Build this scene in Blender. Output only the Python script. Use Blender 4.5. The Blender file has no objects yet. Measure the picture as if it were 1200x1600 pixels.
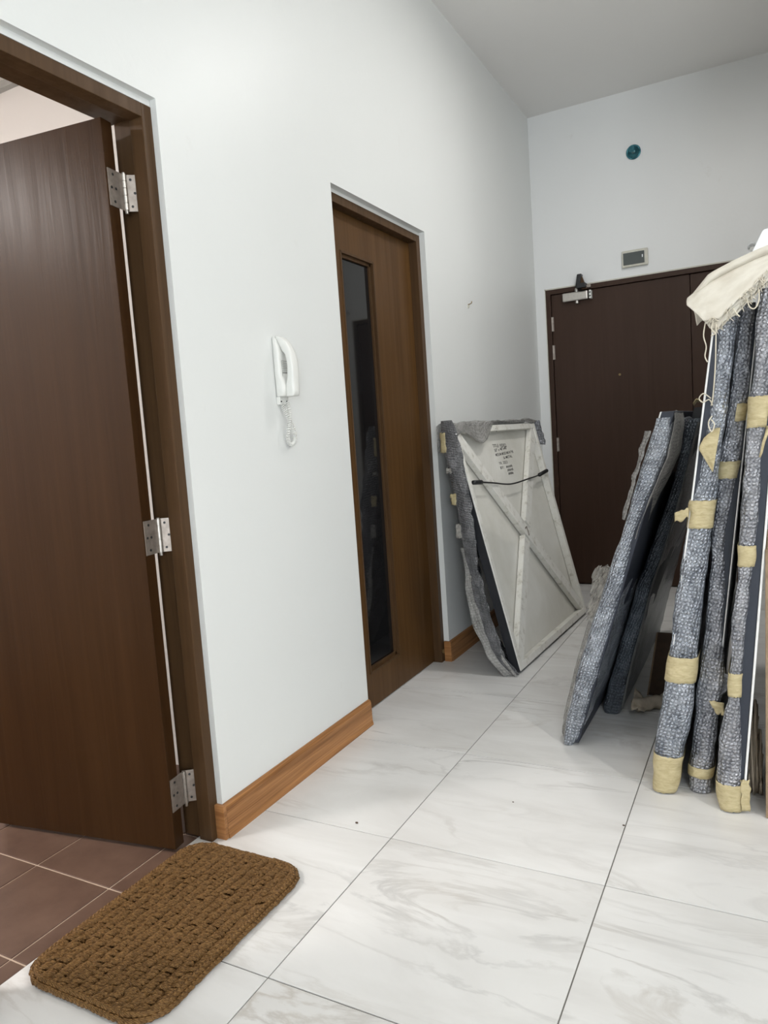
import bpy, bmesh, math, random
from mathutils import Vector, Matrix, noise
random.seed(7)
S = bpy.context.scene
C = S.collection

# ------------------------------------------------------------------ camera
cd = bpy.data.cameras.new('camera')
cam = bpy.data.objects.new('camera', cd); C.objects.link(cam)
Rr = ((0.8835974520466605, 0.46322636279981433, -0.0683877148605449),
      (-0.01358697514090941, -0.1206247922047074, -0.9926051851628057),
      (-0.46805014351361196, 0.8779925946799131, -0.10028991396975738))
M = Matrix.Identity(4)
for i in range(3):
    M[i][0] = Rr[0][i]; M[i][1] = -Rr[1][i]; M[i][2] = -Rr[2][i]
M[0][3], M[1][3], M[2][3] = 1.47033, -0.17304, 1.16940
cam.matrix_world = M
cd.sensor_fit = 'VERTICAL'; cd.sensor_height = 24.0; cd.lens = 24.0 * 1133.384 / 1600.0
cd.clip_start = 0.02; cd.clip_end = 60
S.camera = cam

# ------------------------------------------------------------------ world, lights, exposure
W = bpy.data.worlds.new('world'); S.world = W; W.use_nodes = True
bg = W.node_tree.nodes['Background']
bg.inputs[0].default_value = (0.75, 0.86, 1.0, 1); bg.inputs[1].default_value = 1.0
S.view_settings.view_transform = 'Standard'; S.view_settings.look = 'None'
S.view_settings.gamma = 1.0; S.view_settings.use_curve_mapping = False
S.view_settings.exposure = -0.12

def area(name, loc, rot, sx, sy, power, col):
    l = bpy.data.lights.new(name, 'AREA'); l.shape = 'RECTANGLE'; l.size = sx; l.size_y = sy
    l.energy = power; l.color = col
    o = bpy.data.objects.new(name, l); o.location = loc; o.rotation_euler = rot; C.objects.link(o)
    return o
H = 3.353; D = 5.144
LAMP_ROOM = (3.6, 0.5, H - 0.06)
LAMP_HALL = (1.28, 3.20, H - 0.06)
LAMP_FILL = (1.9, -0.7, H - 0.06)
area('room_lamp_light', (LAMP_ROOM[0], LAMP_ROOM[1], H - 0.09), (0, 0, 0), 0.14, 0.14, 52, (1.0,0.97,0.93))
area('hall_lamp_light', (LAMP_HALL[0], LAMP_HALL[1], H - 0.09), (0, 0, 0), 0.22, 0.22, 21, (1.0, 0.98, 0.96))
area('fill_lamp_light', (LAMP_FILL[0], LAMP_FILL[1], H - 0.09), (0, 0, 0), 0.30, 0.30, 1, (1.0, 0.97, 0.92))  # added unseen lamp, weak fill to brighten the foreground
area('washroom_lamp_light', (-1.65, -0.35, 2.55), (0, 0, 0), 0.35, 0.35, 72, (1.0,0.95,0.92))
area('window_daylight', (3.55, -4.12, 1.7), (math.radians(90), 0, 0), 1.5, 1.6, 185, (0.87,0.935,1.0))

# ------------------------------------------------------------------ materials
def new_mat(name):
    m = bpy.data.materials.new(name); m.use_nodes = True
    nt = m.node_tree; b = nt.nodes['Principled BSDF']
    return m, nt, b
def N(nt, t, **kw):
    n = nt.nodes.new(t)
    for k, v in kw.items():
        if k == 'ins':
            for i, val in v.items(): n.inputs[i].default_value = val
        else: setattr(n, k, v)
    return n
def L(nt, a, b): nt.links.new(a, b)
def ramp(nt, fac, stops):
    r = N(nt, 'ShaderNodeValToRGB'); e = r.color_ramp.elements
    while len(e) < len(stops): e.new(0.5)
    for k, (p, c) in enumerate(stops):
        e[k].position = p; e[k].color = (c[0], c[1], c[2], 1)
    L(nt, fac, r.inputs[0]); return r
def coords(nt, kind='pos', scale=(1, 1, 1), rot=(0, 0, 0), rand=False):
    if kind == 'pos':
        s = N(nt, 'ShaderNodeNewGeometry').outputs['Position']
    elif kind == 'obj':
        s = N(nt, 'ShaderNodeTexCoord').outputs['Object']
    else:
        s = N(nt, 'ShaderNodeTexCoord').outputs['UV']
    if rand:
        oi = N(nt, 'ShaderNodeObjectInfo'); mu = N(nt, 'ShaderNodeVectorMath', operation='SCALE')
        mu.inputs[0].default_value = (17.3, 31.1, 5.7); L(nt, oi.outputs['Random'], mu.inputs['Scale'])
        ad = N(nt, 'ShaderNodeVectorMath', operation='ADD'); L(nt, s, ad.inputs[0]); L(nt, mu.outputs[0], ad.inputs[1]); s = ad.outputs[0]
    mp = N(nt, 'ShaderNodeMapping'); L(nt, s, mp.inputs[0])
    mp.inputs['Rotation'].default_value = rot; mp.inputs['Scale'].default_value = scale
    return mp.outputs[0]
def noise_tex(nt, vec, scale, detail=4, rough=0.5, dist=0.0):
    n = N(nt, 'ShaderNodeTexNoise'); n.inputs['Scale'].default_value = scale; n.inputs['Detail'].default_value = detail
    n.inputs['Roughness'].default_value = rough; n.inputs['Distortion'].default_value = dist
    L(nt, vec, n.inputs['Vector']); return n.outputs[0]
def bump(nt, b, h, strength, dist):
    n = N(nt, 'ShaderNodeBump'); n.inputs['Strength'].default_value = strength; n.inputs['Distance'].default_value = dist
    L(nt, h, n.inputs['Height']); L(nt, n.outputs[0], b.inputs['Normal']); return n
def mixcol(nt, fac, a, bcol, mode='MIX'):
    n = N(nt, 'ShaderNodeMix', data_type='RGBA', blend_type=mode)
    if isinstance(fac, float): n.inputs[0].default_value = fac
    else: L(nt, fac, n.inputs[0])
    for i, c in ((6, a), (7, bcol)):
        if isinstance(c, tuple): n.inputs[i].default_value = (*c, 1)
        else: L(nt, c, n.inputs[i])
    return n.outputs[2]
def mathn(nt, op, a, bb=0.0):
    n = N(nt, 'ShaderNodeMath', operation=op)
    for i, v in ((0, a), (1, bb)):
        if isinstance(v, (int, float)): n.inputs[i].default_value = v
        else: L(nt, v, n.inputs[i])
    return n.outputs[0]

def plain(name, col, rough=0.5, metal=0.0, spec=0.5, var=0.06, nscale=30, bstr=0.1):
    m, nt, b = new_mat(name)
    v = coords(nt, 'pos'); n = noise_tex(nt, v, nscale, 4)
    d = tuple(max(0, x * (1 - var * 2)) for x in col); u = tuple(min(1, x * (1 + var)) for x in col)
    r = ramp(nt, n, [(0.25, d), (0.75, u)]); L(nt, r.outputs[0], b.inputs['Base Color'])
    b.inputs['Roughness'].default_value = rough; b.inputs['Metallic'].default_value = metal
    b.inputs['Specular IOR Level'].default_value = spec
    if bstr: bump(nt, b, n, bstr, 0.002)
    return m
def paint(name, col, rough, smudge=(0.55, 0.52, 0.47), sm=0.25):
    m, nt, b = new_mat(name)
    v = coords(nt, 'pos'); big = noise_tex(nt, v, 0.9, 3)
    base = ramp(nt, big, [(0.3, tuple(x * 0.97 for x in col)), (0.7, col)]).outputs[0]
    # scuffs: sparse patches
    s1 = noise_tex(nt, coords(nt, 'pos', (1, 1, 0.6)), 5.5, 6, 0.65, 0.6)
    mask = ramp(nt, s1, [(0.66, (0, 0, 0)), (0.80, (1, 1, 1))]).outputs[0]
    mk = mathn(nt, 'MULTIPLY', mask, sm)
    L(nt, mixcol(nt, mk, base, smudge), b.inputs['Base Color'])
    b.inputs['Roughness'].default_value = rough; b.inputs['Specular IOR Level'].default_value = 0.45
    hn = noise_tex(nt, v, 60, 4); h2 = noise_tex(nt, v, 7, 3)
    bump(nt, b, mathn(nt, 'ADD', hn, mathn(nt, 'MULTIPLY', h2, 2.5)), 0.18, 0.0022)
    return m
def wood(name, dark, light, rough, axis='z', freq=1.0, contrast=(0.3, 0.72), bstr=0.08, kind='pos', spec=0.22):
    m, nt, b = new_mat(name)
    sc = {'z': (42, 42, 1.6), 'y': (50, 2.2, 130), 'x': (2.2, 50, 130)}[axis]
    v = coords(nt, kind, tuple(s * freq for s in sc))
    n1 = noise_tex(nt, v, 1.0, 6, 0.6, 0.7)
    v2 = coords(nt, kind, tuple(s * freq * 0.22 for s in sc)); n2 = noise_tex(nt, v2, 1.0, 3, 0.5, 1.0)
    n = mathn(nt, 'ADD', mathn(nt, 'MULTIPLY', n1, 0.6), mathn(nt, 'MULTIPLY', n2, 0.4))
    r = ramp(nt, n, [(contrast[0], dark), (contrast[1], light)]); L(nt, r.outputs[0], b.inputs['Base Color'])
    rr = ramp(nt, n1, [(0.2, (rough * 1.2,) * 3), (0.8, (rough * 0.85,) * 3)]); L(nt, rr.outputs[0], b.inputs['Roughness'])
    bump(nt, b, n1, bstr, 0.0015); b.inputs['Specular IOR Level'].default_value = spec
    return m

M_wall = paint('wall_paint', (0.765, 0.775, 0.755), 0.42)
M_wall2 = paint('far_wall_paint', (0.795, 0.80, 0.79), 0.4, (0.5, 0.44, 0.36), 0.3)
M_ceil = paint('ceiling_paint', (0.86, 0.845, 0.82), 0.55, sm=0.05)
M_wash = paint('washroom_paint', (0.88, 0.86, 0.84), 0.5)
M_door = wood('dark_door_wood', spec=0.14, dark=(0.027, 0.0108, 0.0028), light=(0.046, 0.0205, 0.0072), rough=0.34, bstr=0.45)
M_frame = wood('door_frame_wood', (0.055, 0.0285, 0.0112), (0.096, 0.051, 0.0225), 0.48)
M_door2 = wood('brown_door_wood', (0.064, 0.029, 0.0080), (0.112, 0.054, 0.0165), 0.42, freq=0.7)
M_door3 = wood('entry_door_wood', (0.040, 0.0205, 0.0125), (0.055, 0.029, 0.019), 0.45, freq=0.8)
M_base = wood('laminate_baseboard', (0.15, 0.058, 0.017), (0.46, 0.22, 0.085), 0.34, axis='y', contrast=(0.36, 0.62))
M_basex = wood('laminate_baseboard_end', (0.16, 0.062, 0.018), (0.46, 0.22, 0.085), 0.34, axis='x', contrast=(0.30, 0.66))
M_steel = plain('brushed_steel', (0.50, 0.47, 0.43), 0.34, 0.9, nscale=80)
M_steel2 = plain('worn_hinge_steel', (0.36, 0.31, 0.27), 0.45, 0.75, nscale=60, var=0.15)
M_brass = plain('dull_brass', (0.30, 0.22, 0.10), 0.5, 0.6, nscale=90)
M_black = plain('black_rubber', (0.012, 0.012, 0.013), 0.5)
M_blackpaint = plain('black_painted_canvas', (0.014, 0.015, 0.019), 0.6, nscale=200)
M_navy = plain('navy_painted_canvas', (0.022, 0.027, 0.040), 0.6, nscale=200)
M_white = plain('white_gesso', (0.82, 0.82, 0.80), 0.6, nscale=25, var=0.05)
M_plastic = plain('white_plastic', (0.80, 0.80, 0.76), 0.32, nscale=6, var=0.02, bstr=0)
M_plasticd = plain('grey_plastic', (0.42, 0.42, 0.40), 0.45, nscale=6, var=0.02, bstr=0)
M_ivory = plain('ivory_plastic', (0.60, 0.58, 0.50), 0.4, nscale=40, var=0.06)
M_screen = plain('smoked_panel', (0.075, 0.085, 0.082), 0.25, nscale=10)
M_lamp = None
M_card = plain('brown_cardboard', (0.30, 0.21, 0.13), 0.85, nscale=35, var=0.12)
M_carddark = plain('dark_cardboard', (0.09, 0.055, 0.035), 0.85, nscale=35, var=0.12)
M_paper = plain('beige_paper', (0.52, 0.44, 0.34), 0.8, nscale=30, var=0.12, bstr=0.4)
M_foam = plain('white_foam_board', (0.90, 0.92, 0.92), 0.55, nscale=40, var=0.01)
M_thread = plain('loose_thread', (0.68, 0.62, 0.50), 0.9)
M_ink = plain('black_marker_ink', (0.02, 0.02, 0.02), 0.6)
M_grout = plain('grey_grout', (0.20, 0.19, 0.175), 0.9, nscale=90)
M_groutb = plain('beige_grout', (0.55, 0.43, 0.33), 0.9, nscale=90)

def marble():
    m, nt, b = new_mat('white_marble_tile')
    v = coords(nt, 'pos', (1, 1, 1), rand=True)
    mp = N(nt, 'ShaderNodeMapping'); L(nt, v, mp.inputs[0]); mp.inputs['Rotation'].default_value = (0, 0, math.radians(-34)); mp.inputs['Scale'].default_value = (1.0, 3.6, 1)
    n1 = noise_tex(nt, mp.outputs[0], 1.5, 7, 0.58, 0.9)
    vein = mathn(nt, 'ABSOLUTE', mathn(nt, 'SUBTRACT', n1, 0.5))
    vm = ramp(nt, vein, [(0.0, (1, 1, 1)), (0.040, (0, 0, 0))]).outputs[0]
    patch = ramp(nt, noise_tex(nt, mp.outputs[0], 0.9, 4, 0.6, 0.4), [(0.40, (0, 0, 0)), (0.68, (1, 1, 1))]).outputs[0]
    f = mathn(nt, 'MULTIPLY', mathn(nt, 'MULTIPLY', vm, patch), 0.55)
    cloud = ramp(nt, noise_tex(nt, mp.outputs[0], 1.3, 5, 0.6, 0.8), [(0.3, (0.66, 0.645, 0.62)), (0.62, (0.775, 0.765, 0.745))]).outputs[0]
    warm = noise_tex(nt, v, 3.0, 3)
    vc = ramp(nt, warm, [(0.40, (0.36, 0.35, 0.335)), (0.72, (0.44, 0.375, 0.30))]).outputs[0]
    L(nt, mixcol(nt, f, cloud, vc), b.inputs['Base Color'])
    b.inputs['Roughness'].default_value = 0.30; b.inputs['Specular IOR Level'].default_value = 0.42
    bump(nt, b, noise_tex(nt, v, 14, 3), 0.03, 0.002)
    return m
M_marble = marble()
def browntile():
    m, nt, b = new_mat('brown_ceramic_tile')
    v = coords(nt, 'pos', rand=True)
    n = noise_tex(nt, v, 9, 6, 0.65)
    L(nt, ramp(nt, n, [(0.3, (0.094, 0.050, 0.033)), (0.7, (0.136, 0.078, 0.053))]).outputs[0], b.inputs['Base Color'])
    b.inputs['Roughness'].default_value = 0.55; bump(nt, b, n, 0.15, 0.001)
    return m
M_btile = browntile()

def bubbles(nt, pitch, rnd=0.28):
    v0 = coords(nt, 'uv', (1, 1, 1))
    nz = N(nt, 'ShaderNodeTexNoise'); nz.inputs['Scale'].default_value = 9; nz.inputs['Detail'].default_value = 3; L(nt, v0, nz.inputs['Vector'])
    sc = N(nt, 'ShaderNodeVectorMath', operation='SCALE'); L(nt, nz.outputs['Color'], sc.inputs[0]); sc.inputs['Scale'].default_value = 0.030
    ad = N(nt, 'ShaderNodeVectorMath', operation='ADD'); L(nt, v0, ad.inputs[0]); L(nt, sc.outputs[0], ad.inputs[1])
    mp = N(nt, 'ShaderNodeMapping'); L(nt, ad.outputs[0], mp.inputs[0]); mp.inputs['Scale'].default_value = (1 / pitch, 1 / pitch, 1); mp.inputs['Rotation'].default_value = (0, 0, 0.12)
    vo = N(nt, 'ShaderNodeTexVoronoi', voronoi_dimensions='2D'); vo.inputs['Scale'].default_value = 1.0
    vo.inputs['Randomness'].default_value = rnd; L(nt, mp.outputs[0], vo.inputs['Vector'])
    d = vo.outputs['Distance']
    h = mathn(nt, 'MAXIMUM', mathn(nt, 'SUBTRACT', 1.0, mathn(nt, 'MULTIPLY', mathn(nt, 'MULTIPLY', d, d), 4.6)), 0.0)
    return mathn(nt, 'SQRT', h), vo
def wrap_mat(name, lo, hi, pitch=0.0122, rough=0.20, alpha=1.0, strength=1.0, metal=0.75):
    m, nt, b = new_mat(name)
    h, vo = bubbles(nt, pitch)
    uvc = coords(nt, 'uv', (1, 1, 1))
    fold = noise_tex(nt, uvc, 15, 5, 0.7, 1.2); fine = noise_tex(nt, uvc, 190, 4, 0.7); blot = noise_tex(nt, uvc, 6, 3, 0.6)
    k = mathn(nt, 'ADD', mathn(nt, 'MULTIPLY', h, 0.10), mathn(nt, 'ADD', mathn(nt, 'MULTIPLY', fold, 0.55), mathn(nt, 'ADD', mathn(nt, 'MULTIPLY', fine, 0.30), mathn(nt, 'MULTIPLY', blot, 0.25))))
    L(nt, ramp(nt, k, [(0.42, lo), (0.80, hi)]).outputs[0], b.inputs['Base Color'])
    b.inputs['Roughness'].default_value = rough; b.inputs['Specular IOR Level'].default_value = 1.0; b.inputs['Metallic'].default_value = metal
    hh = mathn(nt, 'ADD', h, mathn(nt, 'ADD', mathn(nt, 'MULTIPLY', fold, 4.2), mathn(nt, 'MULTIPLY', fine, 0.40)))
    bump(nt, b, hh, strength, 0.0050)
    if alpha < 1.0:
        a = ramp(nt, k, [(0.3, (alpha * 0.5,) * 3), (0.9, (min(1, alpha * 1.6),) * 3)]).outputs[0]
        L(nt, a, b.inputs['Alpha'])
    return m
def film_mat(name, lo, hi, alpha):
    m, nt, b = new_mat(name); v = coords(nt, 'uv', (1, 1, 1))
    n = noise_tex(nt, v, 30, 5, 0.6, 1.2)
    L(nt, ramp(nt, n, [(0.3, lo), (0.75, hi)]).outputs[0], b.inputs['Base Color']); b.inputs['Roughness'].default_value = 0.2
    L(nt, ramp(nt, n, [(0.35, (alpha * 0.6,) * 3), (0.7, (min(1, alpha * 1.5),) * 3)]).outputs[0], b.inputs['Alpha'])
    bump(nt, b, n, 0.8, 0.008); return m
M_wrap = wrap_mat('bubble_wrap_over_navy', (0.10, 0.117, 0.150), (0.76, 0.81, 0.88))
M_wrapg = wrap_mat('bubble_wrap_grey', (0.13, 0.137, 0.160), (0.68, 0.69, 0.73), metal=0.65)
M_wrapmid = wrap_mat('bubble_wrap_over_charcoal', (0.055, 0.057, 0.063), (0.40, 0.40, 0.41), metal=0.5)
M_wrapdark = wrap_mat('bubble_wrap_over_black', (0.025, 0.032, 0.044), (0.24, 0.27, 0.31))
M_loose = wrap_mat('clear_bubble_wrap', (0.36, 0.35, 0.33), (0.72, 0.70, 0.66), alpha=0.55, rough=0.2, metal=0.0)
M_film = film_mat('clear_plastic_film', (0.50, 0.48, 0.44), (0.75, 0.72, 0.66), 0.5)
def tape_mat():
    m, nt, b = new_mat('masking_tape')
    n = noise_tex(nt, coords(nt, 'pos', (1, 1, 3)), 38, 5, 0.6, 0.5)
    L(nt, ramp(nt, n, [(0.25, (0.38, 0.305, 0.155)), (0.7, (0.57, 0.49, 0.29))]).outputs[0], b.inputs['Base Color'])
    b.inputs['Roughness'].default_value = 0.6; bump(nt, b, n, 0.6, 0.004); return m
M_tape = tape_mat()
def cloth_mat():
    m, nt, b = new_mat('raw_cotton_canvas')
    v = coords(nt, 'uv', (1, 1, 1)); wv = N(nt, 'ShaderNodeTexWave'); wv.inputs['Scale'].default_value = 220; L(nt, v, wv.inputs[0])
    n = noise_tex(nt, v, 16, 4)
    L(nt, ramp(nt, n, [(0.3, (0.60, 0.55, 0.46)), (0.7, (0.73, 0.69, 0.60))]).outputs[0], b.inputs['Base Color'])
    b.inputs['Roughness'].default_value = 0.9
    bump(nt, b, mathn(nt, 'ADD', mathn(nt, 'MULTIPLY', wv.outputs[1], 0.1), n), 0.35, 0.006); return m
M_cloth = cloth_mat()
def back_mat():
    m, nt, b = new_mat('primed_canvas_back')
    n = noise_tex(nt, coords(nt, 'obj'), 3.0, 5, 0.6, 0.5)
    L(nt, ramp(nt, n, [(0.3, (0.62, 0.60, 0.53)), (0.7, (0.74, 0.725, 0.67))]).outputs[0], b.inputs['Base Color'])
    b.inputs['Roughness'].default_value = 0.8; bump(nt, b, noise_tex(nt, coords(nt, 'obj'), 300, 2), 0.15, 0.001); return m
M_back = back_mat()
def bar_mat():
    m, nt, b = new_mat('white_painted_stretcher')
    n = noise_tex(nt, coords(nt, 'obj'), 22, 6, 0.7)
    L(nt, ramp(nt, n, [(0.27, (0.40, 0.37, 0.30)), (0.45, (0.74, 0.72, 0.66)), (0.8, (0.80, 0.79, 0.75))]).outputs[0], b.inputs['Base Color'])
    b.inputs['Roughness'].default_value = 0.6; bump(nt, b, n, 0.2, 0.002); return m
M_bar = bar_mat()
def yarn_mat():
    m, nt, b = new_mat('brown_yarn')
    v = coords(nt, 'uv', (1, 1, 1)); sp = N(nt, 'ShaderNodeSeparateXYZ'); L(nt, v, sp.inputs[0])
    w = mathn(nt, 'SINE', mathn(nt, 'ADD', mathn(nt, 'MULTIPLY', sp.outputs[0], 700.0), mathn(nt, 'MULTIPLY', sp.outputs[1], 12.566)))
    n = noise_tex(nt, coords(nt, 'pos'), 90, 3)
    k = mathn(nt, 'ADD', mathn(nt, 'MULTIPLY', w, 0.22), n)
    L(nt, ramp(nt, k, [(0.2, (0.105, 0.050, 0.014)), (0.8, (0.255, 0.136, 0.046))]).outputs[0], b.inputs['Base Color'])
    b.inputs['Roughness'].default_value = 0.55; b.inputs['Specular IOR Level'].default_value = 0.3
    bump(nt, b, w, 0.7, 0.0015); return m
M_yarn = yarn_mat()
M_yarnbase = plain('yarn_backing', (0.10, 0.05, 0.016), 0.9, nscale=120)
def glass_mat():
    m, nt, b = new_mat('dark_door_glass')
    n = noise_tex(nt, coords(nt, 'pos'), 3, 2)
    L(nt, ramp(nt, n, [(0.2, (0.006, 0.006, 0.006)), (0.8, (0.010, 0.010, 0.011))]).outputs[0], b.inputs['Base Color'])
    b.inputs['Roughness'].default_value = 0.04; b.inputs['IOR'].default_value = 1.52; return m
M_glass = glass_mat()
def teal_mat():
    m, nt, b = new_mat('teal_chrome')
    n = noise_tex(nt, coords(nt, 'pos'), 60, 3)
    L(nt, ramp(nt, n, [(0.3, (0.02, 0.10, 0.13)), (0.7, (0.10, 0.32, 0.38))]).outputs[0], b.inputs['Base Color'])
    b.inputs['Roughness'].default_value = 0.22; b.inputs['Metallic'].default_value = 0.7; return m
M_teal = teal_mat()
def emit_mat():
    m, nt, b = new_mat('lamp_diffuser')
    n = noise_tex(nt, coords(nt, 'pos'), 4, 2); L(nt, ramp(nt, n, [(0, (0.95, 0.94, 0.9)), (1, (1, 0.99, 0.96))]).outputs[0], b.inputs['Emission Color'])
    b.inputs['Emission Strength'].default_value = 1.5; b.inputs['Base Color'].default_value = (0.9, 0.9, 0.88, 1); return m
M_lamp = emit_mat()

# ------------------------------------------------------------------ helpers
def obj(name, bm, mat, parent=None, smooth=False):
    me = bpy.data.meshes.new(name); bm.normal_update(); bm.to_mesh(me); bm.free()
    mats = mat if isinstance(mat, (list, tuple)) else [mat]
    for mm in mats: me.materials.append(mm)
    if smooth:
        for p in me.polygons: p.use_smooth = True
    o = bpy.data.objects.new(name, me); C.objects.link(o)
    if parent: o.parent = parent
    return o
def pydata(name, vs, fs, mat, parent=None, smooth=True, uvs=None):
    me = bpy.data.meshes.new(name); me.from_pydata([tuple(v) for v in vs], [], fs); me.update()
    me.materials.append(mat)
    if uvs is not None:
        ul = me.uv_layers.new(name='UVMap')
        for lp in me.loops: ul.data[lp.index].uv = uvs[lp.vertex_index]
    if smooth:
        for p in me.polygons: p.use_smooth = True
    o = bpy.data.objects.new(name, me); C.objects.link(o)
    if parent: o.parent = parent
    return o
def bx(bm, x0, x1, y0, y1, z0, z1, bev=0.0, mi=0):
    r = bmesh.ops.create_cube(bm, size=1.0)
    vs = r['verts']
    for v in vs:
        v.co = Vector(((x0 + x1) / 2 + v.co.x * (x1 - x0), (y0 + y1) / 2 + v.co.y * (y1 - y0), (z0 + z1) / 2 + v.co.z * (z1 - z0)))
    fs = list({f for v in vs for f in v.link_faces})
    for f in fs: f.material_index = mi
    if bev > 0:
        es = list({e for v in vs for e in v.link_edges})
        bmesh.ops.bevel(bm, geom=es, offset=bev, segments=2, affect='EDGES', profile=0.6)
    return vs
def box(name, dims, mat, parent=None, bev=0.0):
    bm = bmesh.new(); bx(bm, *dims, bev=bev); return obj(name, bm, mat, parent)
def cyl(bm, p0, p1, r0, r1=None, seg=16, caps=True):
    r1 = r0 if r1 is None else r1
    a = Vector(p0); b = Vector(p1); d = (b - a); ln = d.length
    q = d.to_track_quat('Z', 'Y').to_matrix().to_4x4(); q.translation = (a + b) / 2
    r = bmesh.ops.create_cone(bm, cap_ends=caps, segments=seg, radius1=r0, radius2=r1, depth=ln, matrix=q)
    return r['verts']
def thing(name, label, cat, loc=(0, 0, 0), group=None):
    o = bpy.data.objects.new(name, None); C.objects.link(o); o.location = loc; o.empty_display_size = 0.05
    o['label'] = label; o['category'] = cat
    if group: o['group'] = group
    return o
def tag(o, label, cat, group=None):
    o['label'] = label; o['category'] = cat
    if group: o['group'] = group
    return o
def struct(o): o['kind'] = 'structure'; return o
def sempty(name, loc=(0, 0, 0)):
    o = bpy.data.objects.new(name, None); C.objects.link(o); o.location = loc; o.empty_display_size = 0.05; o['kind'] = 'structure'; return o
def tube(pts, rad, seg=8, name='tube', mat=None, parent=None, closed_ends=True, twist_uv=True):
    vs, fs, uv = [], [], []
    pts = [Vector(p) for p in pts]; acc = 0.0; up = Vector((0.13, 0.31, 0.94)).normalized()
    for i, p in enumerate(pts):
        t = (pts[min(i + 1, len(pts) - 1)] - pts[max(i - 1, 0)]).normalized()
        n = t.cross(up)
        if n.length < 1e-3: n = t.cross(Vector((1, 0, 0)))
        n.normalize(); bnm = t.cross(n)
        if i: acc += (p - pts[i - 1]).length
        r = rad(i / (len(pts) - 1)) if callable(rad) else rad
        for k in range(seg):
            a = 2 * math.pi * k / seg
            vs.append(p + (n * math.cos(a) + bnm * math.sin(a)) * r); uv.append((acc, k / seg))
    for i in range(len(pts) - 1):
        for k in range(seg):
            k2 = (k + 1) % seg
            fs.append((i * seg + k, i * seg + k2, (i + 1) * seg + k2, (i + 1) * seg + k))
    if closed_ends:
        fs.append(tuple(reversed(range(seg)))); m0 = (len(pts) - 1) * seg; fs.append(tuple(range(m0, m0 + seg)))
    if name is None: return vs, fs, uv
    return pydata(name, vs, fs, mat, parent, True, uv)
def solidify(o, t, off=0.0):
    md = o.modifiers.new('thickness', 'SOLIDIFY'); md.thickness = t; md.offset = off

# ------------------------------------------------------------------ setting: walls, ceiling
bm = bmesh.new()
DO1 = (0.655, 1.42, 2.139); DO2 = (2.333, 3.203, 2.162)
WX = -0.15
bx(bm, WX, 0, -4.0, DO1[0], 0, H); bx(bm, WX, 0, DO1[0], DO1[1], DO1[2], H)
bx(bm, WX, 0, DO1[1], DO2[0], 0, H); bx(bm, WX, 0, DO2[0], DO2[1], DO2[2], H); bx(bm, WX, 0, DO2[1], D, 0, H)
bmesh.ops.remove_doubles(bm, verts=bm.verts, dist=1e-5)
struct(obj('wall_left', bm, M_wall))
# far wall with the entry opening
EX = (0.068, 1.360, 2.155)
bm = bmesh.new()
bx(bm, WX, EX[0], D, D + 0.15, 0, H); bx(bm, EX[0], EX[1], D, D + 0.15, EX[2], H); bx(bm, EX[1], 1.90, D, D + 0.15, 0, H)
struct(obj('wall_far', bm, M_wall2))
struct(box('wall_right', (1.75, 1.90, 2.25, D, 0, H), M_wall2))
struct(box('wall_partition', (1.90, 4.75, 2.25, 2.40, 0, H), M_wall2))
struct(box('wall_room_side', (4.60, 4.75, -4.0, 2.25, 0, H), M_wall2))
bm = bmesh.new()
WO = (2.8, 4.3, 0.9, 2.5)
bx(bm, WX, WO[0], -4.15, -4.0, 0, H); bx(bm, WO[1], 4.75, -4.15, -4.0, 0, H)
bx(bm, WO[0], WO[1], -4.15, -4.0, 0, WO[2]); bx(bm, WO[0], WO[1], -4.15, -4.0, WO[3], H)
struct(obj('wall_back', bm, M_wall2))
bm = bmesh.new()
for a in (WO[0], (WO[0] + WO[1]) / 2 - 0.02, WO[1] - 0.04): bx(bm, a, a + 0.04, -4.09, -4.04, WO[2], WO[3])
for z in (WO[2], WO[3] - 0.04): bx(bm, WO[0], WO[1], -4.09, -4.04, z, z + 0.04)
struct(obj('window_1', bm, M_plastic))
struct(box('ceiling', (WX, 4.75, -4.15, D + 0.15, H, H + 0.12), M_ceil))

# floor: grout bed and marble tiles
fl = struct(box('floor', (-0.085, 4.75, -4.15, D + 0.15, -0.06, -0.0026), M_grout))
GX, GY, TX, TY = 0.4752, 0.9964, 0.6145, 0.6
GAP = 0.0034
def rim_tile(w, d, t=0.012, e=0.0004):
    bm = bmesh.new()
    bx(bm, 0, w, 0, d, -t, 0); top = [ed for ed in bm.edges if all(abs(v.co.z) < 1e-6 for v in ed.verts)]
    bmesh.ops.bevel(bm, geom=top, offset=e, segments=1, affect='EDGES'); return bm
cache = {}
for i in range(-1, 7):
    for j in range(-9, 8):
        x0 = max(GX + i * TX, -0.083); x1 = GX + (i + 1) * TX; y0 = GY + j * TY; y1 = min(y0 + TY, D + 0.1)
        if y1 - y0 < 0.05: continue
        key = (round(x1 - x0, 4), round(y1 - y0, 4))
        if key not in cache:
            o = obj('floor_tile', rim_tile(key[0] - GAP, key[1] - GAP), M_marble, fl); cache[key] = o.data
        else:
            o = bpy.data.objects.new('floor_tile', cache[key]); C.objects.link(o); o.parent = fl
        o.location = (x0 + GAP / 2, y0 + GAP / 2, 0)

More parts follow.
